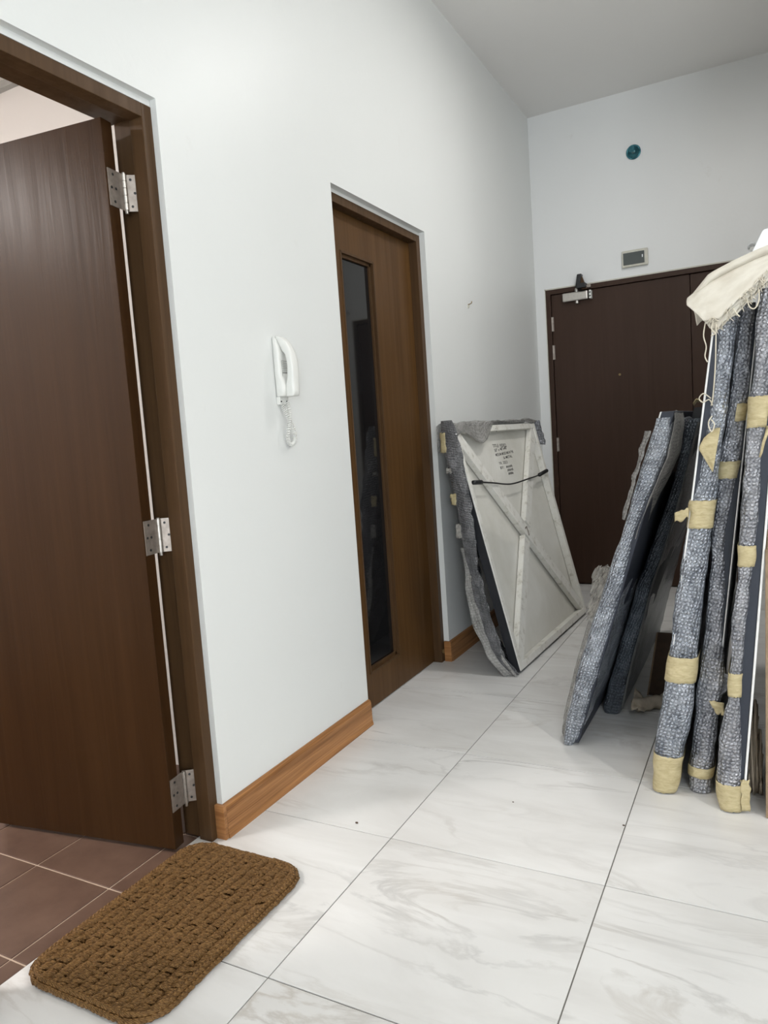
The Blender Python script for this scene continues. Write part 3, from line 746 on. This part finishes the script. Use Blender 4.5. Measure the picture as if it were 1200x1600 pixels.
# loose clear wrap: down the near side, over the top and hanging at the far corner
LW = [(1.235, .078, .143), (1.057, .090, .176), (.881, .118, .212), (.794, .130, .216), (.661, .150, .217), (.484, .180, .236), (.351, .186, .268), (.219, .219, .306), (.088, .281, .345), (.002, .350, .405)]
def interp(tab, z):
    tab = sorted(tab)
    if z <= tab[0][0]: return tab[0][1:]
    for a, b in zip(tab[:-1], tab[1:]):
        if z <= b[0]:
            f = (z - a[0]) / (b[0] - a[0]); return tuple(p + (q - p) * f for p, q in zip(a[1:], b[1:]))
    return tab[-1][1:]
def sheet(name, fn, nu, nv, mat, parent, su, sv, thick=0.0):
    vs, uv, fs = [], [], []
    for j in range(nv + 1):
        for i in range(nu + 1):
            vs.append(fn(i / nu, j / nv)); uv.append((i / nu * su, j / nv * sv))
    for j in range(nv):
        for i in range(nu):
            a = j * (nu + 1) + i; fs.append((a, a + 1, a + nu + 2, a + nu + 1))
    o = pydata(name, vs, fs, mat, None, True, uv)
    if thick: solidify(o, thick)
    if parent: 
        o.parent = parent; o.matrix_parent_inverse = parent.matrix_world.inverted()
    return o
bpy.context.view_layer.update()
def near_wrap(u, v):
    z = 1.235 * (1 - v); xl, xr = interp(LW, z)
    # u 0..0.55 across the near side, then round behind the painted face
    w = noise.noise(Vector((u * 2, z * 6, 1.3))) * 0.012 + noise.noise(Vector((u * 5, z * 17, 4.1))) * 0.006
    if u < 0.6:
        f = u / 0.6; x = xr + (xl - xr) * f; y = 3.088 - 0.020 * math.sin(math.pi * f) - 0.012 * v
    else:
        f = (u - 0.6) / 0.4; x = xl - 0.012 * math.sin(math.pi * f); y = 3.088 + f * 0.16
    rag = 0.012 * noise.noise(Vector((z * 26, 7.7, 0))) if u in (0.0, 1.0) else 0
    return (max(0.012, x + w * 0.6 + rag), y + w, max(0.004, z))
sheet('loose_bubble_wrap', near_wrap, 26, 90, M_wrapmid, lc, 0.30, 1.24, 0.003)
def lw2(u, v):       # clear skirt reaching the floor
    z = 0.62 * (1 - v); xl, xr = interp(LW, z); w = noise.noise(Vector((u * 3, z * 9, 9.3))) * 0.012
    return (xl - 0.012 + (0.045 + 0.03 * v) * u + w, 3.062 - 0.02 * v + 0.02 * u + w, max(0.003, z))
sheet('loose_bubble_wrap', lw2, 10, 44, M_loose, lc, 0.08, 0.62, 0.002)
mw = lc.matrix_world.copy()
def top_wrap(u, v):  # u along the top edge, v from behind over to the front
    y = -0.03 + u * (CW + 0.06)
    w = noise.noise(Vector((u * 7, v * 3, 2.2))) * 0.016 + noise.noise(Vector((u * 22, v * 7, 5.2))) * 0.006
    drop = 0.075 + 0.05 * noise.noise(Vector((u * 6, 0.3, 8.8))) if u < 0.32 else 0.010 + 0.008 * noise.noise(Vector((u * 9, 1, 1)))
    if u > 0.32 and u < 0.42: drop = 0.075 * (0.42 - u) / 0.10 + 0.012
    if v < 0.45:
        f = v / 0.45; p = Vector((-CT - 0.03 - 0.02 * (1 - f), y, CH - 0.10 * (1 - f) + 0.018 * f))
    elif v < 0.7:
        f = (v - 0.45) / 0.25; p = Vector((-CT - 0.03 + f * (CT + 0.036), y, CH + 0.018 + 0.010 * math.sin(math.pi * f)))
    else:
        f = (v - 0.7) / 0.3; p = Vector((0.008, y, CH + 0.018 - drop * f))
    p += Vector((w * 0.4, 0, w)); p.x = max(p.x, -0.12)
    return mw @ p
sheet('loose_bubble_wrap', top_wrap, 70, 22, M_loose, lc, 1.25, 0.26, 0.002)
def far_flap(u, v):
    w = noise.noise(Vector((u * 4, v * 4, 3.2))) * 0.012
    return mw @ Vector((-0.03 + w + 0.04 * u, CW + 0.005 + 0.075 * u + w, CH + 0.03 - 0.16 * v - 0.02 * u))
sheet('loose_bubble_wrap', far_flap, 10, 16, M_wrapg, lc, 0.1, 0.16, 0.002)
# tape tabs on the wrap
for k, (z, xx, hh) in enumerate(((1.13, 0.070, 0.095), (0.995, 0.092, 0.025), (0.855, 0.108, 0.055), (0.70, 0.126, 0.070), (0.455, 0.168, 0.060))):
    def tab(u, v, z=z, xx=xx, hh=hh, k=k):
        a = u * 0.030; w = noise.noise(Vector((u * 3, v * 3, k * 3.1))) * 0.008
        return (max(0.010, xx + 0.006 + a + w), 3.066 - 0.004 * u + w * .3, z + hh * (0.5 - v) + w)
    sheet('tape_tab', tab, 4, 5, M_tape if k in (0, 2) else M_film, lc, 0.03, hh, 0.0015)

# ------------------------------------------------------------------ wrapped canvases
def wrap_loft(name, tab, y0, y1, mat, parent, wob=0.004, seed=0.0, dz=0.014, off=0.0, zr=None, arc=None, lean=0.0, rc=0.45, slack=0.0):
    tab = sorted(tab); za, zb = (tab[0][0], tab[-1][0]) if zr is None else zr
    nz = max(2, int((zb - za) / dz)); vs, uv, fs = [], [], []; cnt = None
    for j in range(nz + 1):
        z = za + (zb - za) * j / nz; xl, xr = interp(tab, z); w = xr - xl; r = min(w * rc, 0.030)
        sec = []
        NS = 9
        ys = [y1 - (y1 - y0 - r) * (k / NS) ** 0.6 for k in range(NS)]
        ins = lambda y: slack * min(1.0, max(0.0, (y - y0 - r) / 0.08))     # slack pulled in behind the near edge
        sec += [(xl + ins(y), y, -1, 0) for y in ys]
        for k in range(8):
            a = math.pi / 2 * k / 7; sec.append((xl + r - r * math.cos(a), y0 + r - r * math.sin(a), -math.cos(a), -math.sin(a)))
        sec += [(xl + r + (w - 2 * r) * f, y0, 0, -1) for f in (0.25, 0.5, 0.75)]
        for k in range(8):
            a = math.pi / 2 * k / 7; sec.append((xr - r + r * math.sin(a), y0 + r - r * math.cos(a), math.sin(a), -math.cos(a)))
        sec += [(xr - ins(y), y, 1, 0) for y in ys[::-1]]
        acc = 0; pp = None
        rows = []
        for (x, y, nx, ny) in sec:
            if pp: acc += math.hypot(x - pp[0], y - pp[1])
            pp = (x, y)
            q = Vector((x * 9 + seed, y * 5, z * 7)); d = noise.noise(q) * wob + noise.noise(q * 3.7) * wob * 0.6 + off
            rows.append((x + nx * d, y + ny * d + lean * z, z, acc))
        if arc:
            lo, hi = arc; m0 = 9 + lo; m1 = 9 + hi; rows = rows[m0:m1 + 1]
            if j in (0, nz):      # ragged tape ends
                rows = [(x, y, zz + 0.004 * noise.noise(Vector((k * 1.7 + seed, j, 3))), ac) for k, (x, y, zz, ac) in enumerate(rows)]
        for (x, y, zz, ac) in rows: vs.append((x, y, max(zz, 0.0015))); uv.append((ac, z))
        cnt = len(rows)
    for j in range(nz):
        for k in range(cnt - 1):
            a = j * cnt + k; fs.append((a, a + 1, a + cnt + 1, a + cnt))
        if not arc: fs.append((j * cnt + cnt - 1, j * cnt, (j + 1) * cnt, (j + 1) * cnt + cnt - 1))
    if not arc:
        fs.append(tuple(range(cnt))[::-1]); fs.append(tuple(range(nz * cnt, nz * cnt + cnt)))
    o = pydata(name, vs, fs, mat, None, True, uv)
    if arc: solidify(o, 0.0012, 1.0)
    return at(o, parent)
def slab(name, xb, xt, th, y0, y1, h, mat, parent, z0=0.01):     # leaning board between bottom x and top x
    bm = bmesh.new(); bx(bm, 0, th, y0, y1, z0, h)
    for v in bm.verts: v.co.x += xb + (xt - xb) * (v.co.z / h)
    bmesh.ops.bevel(bm, geom=list(bm.edges), offset=0.0015, segments=1, affect='EDGES')
    return at(obj(name, bm, mat), parent)
def taped(parent, tab, y0, y1, ranges, seed):
    for k, (za, zb, lo, hi) in enumerate(ranges):
        wrap_loft('tape_band', tab, y0, y1, M_tape, parent, 0.006, seed, 0.010, 0.0022, (za, zb), (lo, hi))

GA = 'tall wrapped canvases stacked against the right'
tA = [(0.002, 1.137, 1.200), (.03, 1.134, 1.212), (.101, 1.140, 1.221), (.168, 1.148, 1.232), (.301, 1.172, 1.260), (.432, 1.190, 1.272), (.560, 1.206, 1.290), (.686, 1.227, 1.299), (.839, 1.254, 1.323), (.911, 1.264, 1.332), (.973, 1.284, 1.342), (1.106, 1.312, 1.357), (1.210, 1.330, 1.373), (1.363, 1.346, 1.392), (1.46, 1.352, 1.404)]
A = thing('wrapped_canvas', 'wrapped canvas with a torn tape patch and wide tape bands, tape end on the floor', 'wrapped canvas', (1.17, 2.13, 0), GA)
wrap_loft('bubble_wrap', tA, 2.13, 3.36, M_wrap, A, 0.006, 1.0, slack=0.007)
slab('canvas', 1.146, 1.346, 0.036, 2.142, 3.34, 1.45, M_navy, A)
slab('white_backing', 1.1405, 1.3405, 0.0055, 2.140, 3.34, 1.45, M_white, A)
taped(A, tA, 2.13, 3.36, ((0.004, 0.125, -3, 19), (0.365, 0.445, -3, 19), (0.842, 0.925, -3, 18)), 1.0)
def patchA(u, v):
    z = 1.135 - 0.125 * v; lft = 1.302 + 0.045 * abs(v - 0.45) - 0.02 * (0.45 - abs(v - 0.45)) ; xr = 1.353 - 0.022 * v
    if v < 0.3: lft = max(lft, xr - 0.012 - v * 0.14)
    x = lft + (xr - lft) * u
    return (x, 2.121 + 0.004 * math.cos(u * 3) + noise.noise(Vector((u * 3, v * 3, 3))) * 0.003, z)
o = sheet('tape_patch', patchA, 8, 14, M_tape, None, 0.06, 0.12, 0.0012); at(o, A)
def flapA(u, v):
    w = noise.noise(Vector((u * 5, v * 5, 13))) * 0.006
    return (1.262 - 0.040 * u, 2.128 + 0.012 * u, 0.905 - 0.016 * u - (0.030 - 0.006 * math.sin(u * 9)) * v + w)
o = sheet('tape_flap', flapA, 8, 5, M_tape, None, 0.04, 0.03, 0.0012); at(o, A)

tB = [(0.002, 1.241, 1.298), (.05, 1.240, 1.302), (.165, 1.251, 1.316), (.295, 1.262, 1.333), (.38, 1.276, 1.352), (.426, 1.280, 1.346), (.554, 1.297, 1.345), (.680, 1.312, 1.351), (.76, 1.318, 1.352), (.833, 1.322, 1.357), (.93, 1.334, 1.378), (1.047, 1.349, 1.401), (1.207, 1.374, 1.424), (1.361, 1.394, 1.436), (1.48, 1.408, 1.447)]
B = thing('wrapped_canvas', 'wrapped canvas between its two taped neighbours, wrap gaping over the navy edge', 'wrapped canvas', (1.27, 2.17, 0), GA)
wrap_loft('bubble_wrap', tB, 2.17, 3.40, M_wrapg, B, 0.006, 5.0, slack=0.007)
slab('canvas', 1.250, 1.416, 0.036, 2.186, 3.38, 1.47, M_navy, B)
slab('white_backing', 1.287, 1.453, 0.004, 2.184, 3.38, 1.47, M_white, B)
taped(B, tB, 2.17, 3.40, ((0.052, 0.085, -3, 20), (0.985, 1.035, 0, 19), (1.15, 1.20, 7, 18)), 5.0)
def flapB(u, v):
    w = noise.noise(Vector((u * 5, v * 5, 23))) * 0.006
    return (1.338 + 0.034 * u, 2.190 - 0.016 * u, 0.395 - 0.075 * v * (1 - 0.75 * u) - 0.012 * u + w)
o = sheet('wrap_flap', flapB, 8, 10, M_wrapg, None, 0.04, 0.08, 0.0015); at(o, B)
def flapB2(u, v):
    w = noise.noise(Vector((u * 5, v * 5, 33))) * 0.007
    return (1.322 + 0.022 * u - 0.02 * (1 - u) * (1 - v), 2.168 - 0.004 * u + w, 0.305 - 0.040 * v + w)
o = sheet('tape_flap', flapB2, 6, 6, M_tape, None, 0.03, 0.04, 0.0012); at(o, B)

tC = [(0.002, 1.336, 1.384), (.03, 1.328, 1.392), (.087, 1.326, 1.394), (.214, 1.332, 1.395), (.28, 1.345, 1.392), (.337, 1.357, 1.390), (.461, 1.366, 1.401), (.581, 1.375, 1.411), (.702, 1.390, 1.426), (.846, 1.399, 1.441), (1.05, 1.414, 1.458), (1.20, 1.430, 1.474), (1.347, 1.444, 1.488), (1.50, 1.458, 1.503)]
Cc = thing('wrapped_canvas', 'wrapped canvas beside the cardboard carton with a broad white edge stripe', 'wrapped canvas', (1.36, 2.08, 0), GA)
wrap_loft('bubble_wrap', tC, 2.08, 3.30, M_wrapg, Cc, 0.006, 9.0, slack=0.007)
slab('canvas', 1.352, 1.478, 0.036, 2.092, 3.28, 1.49, M_navy, Cc)
slab('white_backing', 1.3885, 1.5145, 0.0065, 2.088, 3.28, 1.49, M_white, Cc)
taped(Cc, tC, 2.08, 3.30, ((0.004, 0.085, -3, 21), (0.355, 0.425, -2, 18), (0.740, 0.800, -1, 18), (1.13, 1.215, -3, 21)), 9.0)
def flapC(u, v):
    w = noise.noise(Vector((u * 5, v * 5, 43))) * 0.006
    return (1.388 + 0.024 * u + w, 2.083 + 0.006 * u, 0.105 - 0.095 * v + w)
o = sheet('tape_flap', flapC, 8, 10, M_tape, None, 0.03, 0.09, 0.002); at(o, Cc)
o = at(tube([(1.472, 2.066, 1.130), (1.470, 2.055, 1.115), (1.462, 2.050, 1.090), (1.456, 2.052, 1.062), (1.452, 2.056, 1.050)], lambda f: 0.0055 - 0.003 * f, 8, 'tape_curl', M_tape), Cc)

GB = 'shorter wrapped canvases leaning on the tall stack'
t2a = [(0.002, .788, .824), (.03, .790, .846), (.087, .797, .867), (.285, .850, .929), (.477, .910, .987), (.675, .980, 1.041), (.767, 1.014, 1.062), (.891, 1.054, 1.104), (1.043, 1.100, 1.170), (1.139, 1.134, 1.192), (1.175, 1.146, 1.196)]
G1 = thing('wrapped_canvas', 'shorter wrapped canvas with a slumped open wrap top, its foot bare of tape', 'wrapped canvas', (0.82, 2.384, 0), GB)
wrap_loft('bubble_wrap', t2a, 2.384, 3.55, M_wrap, G1, 0.005, 13.0)
slab('canvas', 0.800, 1.164, 0.040, 2.396, 3.53, 1.195, M_navy, G1)
slab('white_backing', 0.795, 1.159, 0.005, 2.394, 3.53, 1.195, M_white, G1)
def open_top(u, v):     # slack wrap collar along the right face and across the top
    z = 1.192 - 0.42 * v; xl, xr = interp(t2a, min(z, 1.17)); w = noise.noise(Vector((u * 4, v * 6, 53))) * 0.010
    bulge = 0.014 * math.sin(math.pi * min(1, v * 1.2))
    return (xr + 0.006 + bulge * u + w * 0.5, 2.378 + 0.03 * (1 - v) * (1 - u) + 0.30 * u + w, z + 0.006 * math.sin(u * 7))
o = sheet('wrap_collar', open_top, 16, 34, M_loose, None, 0.3, 0.42, 0.0015); at(o, G1)
def left_flap(u, v):
    z = 1.135 - 0.30 * v; xl, xr = interp(t2a, z); w = noise.noise(Vector((u * 5, v * 9, 63))) * 0.012
    return (xl - 0.004 - (0.022 - 0.010 * v + 0.008 * noise.noise(Vector((z * 21, 1, 1)))) * u + w * .5, 2.40 + 0.03 * u + w, z)
o = sheet('wrap_flap', left_flap, 8, 26, M_loose, None, 0.05, 0.3, 0.0015); at(o, G1)
def left_flap2(u, v):
    z = 0.46 * (1 - v); xl, xr = interp(t2a, z); w = noise.noise(Vector((u * 5, v * 9, 73))) * 0.008
    return (xl - 0.002 - 0.020 * u + w * .4, 2.42 + 0.05 * u + w, max(z, 0.006))
o = sheet('wrap_flap', left_flap2, 6, 30, M_loose, None, 0.04, 0.46, 0.0015); at(o, G1)
def crumple(u, v):
    n1 = noise.noise(Vector((u * 3.3, v * 3.3, 83))); n2 = noise.noise(Vector((u * 8, v * 8, 93)))
    return (0.945 - 0.075 * u + n1 * 0.02 + n2 * 0.012 - 0.035 * v, 2.55 + 0.12 * u + n2 * 0.03, 0.640 - 0.20 * v + n1 * 0.03 + n2 * 0.015 - 0.03 * u * u)
o = sheet('crumpled_film', crumple, 18, 22, M_film, None, 0.12, 0.2, 0.0012); at(o, G1)

t2b = [(0.002, .868, .929), (.024, .864, .942), (.222, .918, .988), (.392, .972, 1.036), (.531, 1.012, 1.071), (.675, 1.066, 1.121), (.821, 1.118, 1.166), (.917, 1.152, 1.193), (1.165, 1.216, 1.256)]
G2 = thing('wrapped_canvas', 'shorter dark wrapped canvas standing behind the slumped one', 'wrapped canvas', (0.91, 2.726, 0), GB)
wrap_loft('bubble_wrap', t2b, 2.726, 3.90, M_wrapdark, G2, 0.005, 23.0)
slab('canvas', 0.882, 1.236, 0.036, 2.738, 3.88, 1.205, M_blackpaint, G2)
def t_top(u, v):
    w = noise.noise(Vector((u * 5, v * 5, 103))) * 0.006
    return (1.232 + 0.034 * u, 2.735 + 0.04 * v, 1.222 - 0.006 + 0.020 * math.sin(2.6 * u + 0.3) - 0.01 * v + w)
o = sheet('tape_tab', t_top, 8, 6, M_tape, None, 0.05, 0.03, 0.002); at(o, G2)
edge = [(interp(t2b, z)[1] - 0.002, 2.727, z) for z in [0.03 + 0.04 * k for k in range(29)]]
at(tube(edge, 0.0042, 6, 'corner_highlight', M_loose), G2)  # pale tube stands in for the highlight along the wrap's corner

# ------------------------------------------------------------------ folded raw canvas over the stack
F = thing('folded_cloth', 'folded pile of cream raw canvas cloth with frayed edges on the wrapped stack', 'cloth', (1.5, 2.2, 1.5))
XR = 1.74
TOPZ = [(1.26, 1.490), (1.285, 1.508), (1.34, 1.546), (1.40, 1.570), (1.45, 1.587), (1.50, 1.600), (1.76, 1.612)]
def topz(x): return interp([(p, q) for p, q in TOPZ], x)[0]
def hemz(x): return max(1.404 + 0.05 * max(0.0, 1.34 - x), min(1.404 + 0.87 * (x - 1.357), topz(x) - 0.060))
def cloth_layer(idx, top_off, hem_off, xl, yf):
    def fn(u, v):
        x = xl + (XR - xl) * u ** 1.25
        zt = topz(x) + top_off; zh = hemz(x) + hem_off
        end = max(0.0, 1 - (x - xl) / 0.05)
        w = noise.noise(Vector((x * 8 + idx * 5, v * 3, idx))) * 0.007 + noise.noise(Vector((x * 23, v * 9, idx * 3))) * 0.0025
        if v < 0.3:
            f = v / 0.3; y = 2.36 - (2.36 - 2.10) * f; z = zt - 0.012 * (1 - f)
        elif v < 0.55:
            f = (v - 0.3) / 0.25; a = f * math.pi / 2; y = 2.10 - (2.10 - yf) * math.sin(a); z = zt - 0.026 * (1 - math.cos(a))
        else:
            f = (v - 0.55) / 0.45; y = yf - 0.008 * f; z = zt - 0.026 + (zh - zt + 0.026) * f
            x += 0.040 * f * end
        if v > 0.99: z += 0.008 * noise.noise(Vector((x * 60, idx, 3.3)))
        return (x, y + w * (1 - 0.4 * end), z + w * 0.5)
    o = sheet('cloth_layer', fn, 60, 40, M_cloth, None, 0.5, 0.4, 0.004); return at(o, F)
LAYERS = ((-0.030, 0.000, 1.302, 2.066), (-0.020, 0.006, 1.294, 2.057), (-0.010, 0.017, 1.286, 2.048), (0.0, 0.024, 1.280, 2.038))
for k, lay in enumerate(LAYERS): cloth_layer(k, *lay)
# short over-fold on top, ending in a rounded crease
def overfold(u, v):
    x = 1.290 + (XR - 1.290) * u; base = topz(x); cz = 0.010
    w = noise.noise(Vector((x * 9, v * 3, 77))) * 0.005; end = max(0.0, 1 - u / 0.10)
    if v < 0.6: f = v / 0.6; y = 2.34 - 0.27 * f; z = base + cz - 0.012 * (1 - f)
    else:
        a = (v - 0.6) / 0.4 * math.pi * 0.95; y = 2.07 - 0.044 * math.sin(a); z = base + cz - 0.013 * (1 - math.cos(a))
    return (x, y + 0.03 * end * (v > 0.3) + w * 0.4, z + w * 0.5 - 0.012 * end)
at(sheet('cloth_fold', overfold, 40, 26, M_cloth, None, 0.5, 0.4, 0.004), F)
def tailflap(u, v):
    w = noise.noise(Vector((u * 4, v * 4, 117))) * 0.006
    return (1.286 + 0.030 * u + 0.012 * v, 2.13 + 0.02 * u + w, 1.505 - 0.075 * v * (1 - 0.4 * u) + w)
at(sheet('cloth_fold', tailflap, 6, 8, M_cloth, None, 0.05, 0.08, 0.004), F)
for k, pts in enumerate((
    [(1.325, 2.045, 1.425), (1.320, 2.040, 1.39), (1.326, 2.042, 1.36), (1.322, 2.044, 1.335), (1.328, 2.045, 1.318)],
    [(1.345, 2.035, 1.425), (1.341, 2.028, 1.405), (1.349, 2.030, 1.392), (1.339, 2.030, 1.386)],
    [(1.427, 2.030, 1.475), (1.434, 2.026, 1.450), (1.446, 2.026, 1.444), (1.456, 2.026, 1.462), (1.457, 2.030, 1.492)],
    [(1.395, 2.030, 1.452), (1.402, 2.026, 1.438), (1.410, 2.028, 1.428)],
    [(1.352, 2.036, 1.418), (1.350, 2.040, 1.36), (1.346, 2.06, 1.30), (1.336, 2.10, 1.22), (1.330, 2.118, 1.20)],
    [(1.330, 2.115, 1.22), (1.312, 2.105, 1.235), (1.300, 2.105, 1.222), (1.310, 2.105, 1.210), (1.326, 2.108, 1.217), (1.334, 2.115, 1.20)],
    [(1.332, 2.116, 1.17), (1.322, 2.112, 1.15), (1.330, 2.112, 1.125), (1.338, 2.114, 1.145), (1.330, 2.114, 1.16)])):
    at(tube(spline(pts, 18), 0.0017, 6, 'loose_thread', M_thread), F)
rt = random.Random(11)
FV, FF, FU = [], [], []
for k in range(120):      # frayed fringe along the lower hems
    x = 1.335 + (1.56 - 1.335) * rt.random(); lay = rt.choice(LAYERS); yf = lay[3] - 0.010
    z = hemz(x) + lay[1]; d = rt.uniform(-.014, .014); ln = rt.uniform(.003, .011)
    v, f, u = tube([(x, yf, z + 0.006), (x + d * .5, yf - 0.004, z - ln * .3), (x + d, yf - 0.003, z - ln)], 0.0011, 4, None)
    b = len(FV); FV += v; FF += [tuple(b + i for i in q) for q in f]; FU += u
o = pydata('frayed_fringe', FV, FF, M_thread, None, True, FU); o['kind'] = 'stuff'; at(o, F)

# foam sheet standing on the cloth
fb = bmesh.new()
pts = [(1.437, 1.606), (1.72, 1.640), (1.72, 1.690), (1.468, 1.668)]
a = [fb.verts.new((x, 2.150, z)) for x, z in pts]; b = [fb.verts.new((x, 2.172, z)) for x, z in pts]
fb.faces.new(a); fb.faces.new(b[::-1])
for k in range(4): fb.faces.new((a[k], b[k], b[(k + 1) % 4], a[(k + 1) % 4]))
bmesh.ops.recalc_face_normals(fb, faces=fb.faces); bmesh.ops.bevel(fb, geom=list(fb.edges), offset=0.002, segments=2, affect='EDGES')
tag(obj('foam_sheet', fb, M_foam), 'bright white foam offcut lying on the folded cream cloth', 'foam')

# ------------------------------------------------------------------ carton, bundle and scraps on the floor
cb = thing('cardboard_carton', 'plain brown cardboard carton standing at the end of the wrapped stack', 'carton', (1.6, 2.25, 0))
bm = bmesh.new(); bx(bm, 1.452, 1.735, 2.080, 2.45, 0.001, 0.79, 0.003)
for v in bm.verts: v.co.x += v.co.z * 0.012 if v.co.x < 1.6 else 0
at(obj('body', bm, M_card), cb)
bm = bmesh.new(); bx(bm, 1.466, 1.60, 2.082, 2.448, 0.7905, 0.7950); bx(bm, 1.604, 1.735, 2.082, 2.448, 0.7905, 0.7950); at(obj('top_flap', bm, M_card), cb)
bm = bmesh.new(); bx(bm, 1.57, 1.63, 2.0785, 2.452, 0.7955, 0.7965); at(obj('tape_strip', bm, M_tape), cb)

sb = thing('string_bundle', 'pale bundle of frayed string between carton and wrapped canvas', 'string', (1.43, 2.3, 0))
for k in range(14):
    x = 1.408 + 0.0026 * k; h = 0.12 + 0.16 * math.sin(k / 13 * math.pi) * rt.uniform(.7, 1.1)
    pts = [(x + rt.uniform(-.003, .003), 2.20 + rt.uniform(0, .05), 0.004), (x + rt.uniform(-.004, .004), 2.20 + rt.uniform(-.02, .05), h * .4), (x + rt.uniform(-.004, .004), 2.23, h * .8), (x + .003, 2.25, h), (x + rt.uniform(-.004, .004), 2.28, h * .7), (x, 2.29, 0.006)]
    at(tube(spline(pts, 14), 0.0032, 6, 'strand', M_paper), sb)

pr = thing('paper_roll', 'crumpled beige paper roll on the floor behind the wrapped canvases', 'paper', (1.06, 2.84, 0.02))
pts = [(0.985 + 0.118 * k / 12, 2.775 + 0.11 * k / 12, 0.030 + 0.003 * math.sin(k * 1.3)) for k in range(13)]
at(tube(pts, lambda f: 0.026 + 0.004 * math.sin(f * 23) + 0.002 * math.sin(f * 51), 14, 'roll', M_paper), pr)
def loosep(u, v):
    w = noise.noise(Vector((u * 4, v * 4, 131))) * 0.018 + noise.noise(Vector((u * 11, v * 11, 131))) * 0.007
    return (0.975 + 0.05 * u + w * .5, 2.74 + 0.10 * v + w * .5, 0.022 + 0.06 * v * (1 - u) + abs(w))
at(sheet('loose_end', loosep, 10, 12, M_paper, None, 0.1, 0.1, 0.0015), pr)
dk = thing('leaning_cardboard', 'dark brown cardboard panel leaning behind the paper roll', 'cardboard', (1.08, 3.0, 0))
bm = bmesh.new(); bx(bm, 1.000, 1.095, 2.99, 2.998, 0.001, 0.27, 0.001)
for v in bm.verts: v.co.x += v.co.z * 0.16; v.co.y += v.co.z * 0.10
at(obj('panel', bm, M_carddark), dk)
bm = bmesh.new(); bx(bm, 1.000, 1.006, 2.983, 2.989, 0.001, 0.27)
for v in bm.verts: v.co.x += v.co.z * 0.16; v.co.y += v.co.z * 0.10
at(obj('folded_edge', bm, M_card), dk)
# specks of grit on the floor
for (x, y, r, lab) in ((0.338, 1.633, 0.004, 'larger dark speck of grit on the marble near the long baseboard'), (1.085, 1.90, 0.003, 'dark speck of grit at the tile joint before the wrapped stack'), (0.745, 1.92, 0.0025, 'smallest speck of grit in the middle of a marble tile')):
    bm = bmesh.new(); bmesh.ops.create_icosphere(bm, subdivisions=1, radius=r)
    for v in bm.verts: v.co = Vector((v.co.x * 1.4, v.co.y, v.co.z * 0.5 + r * 0.45)) * rt.uniform(.85, 1.15); v.co += Vector((x, y, 0)); v.co.z = max(v.co.z, 0.0002)
    tag(obj('grit_speck', bm, M_carddark), lab, 'debris', 'grit on the marble floor')
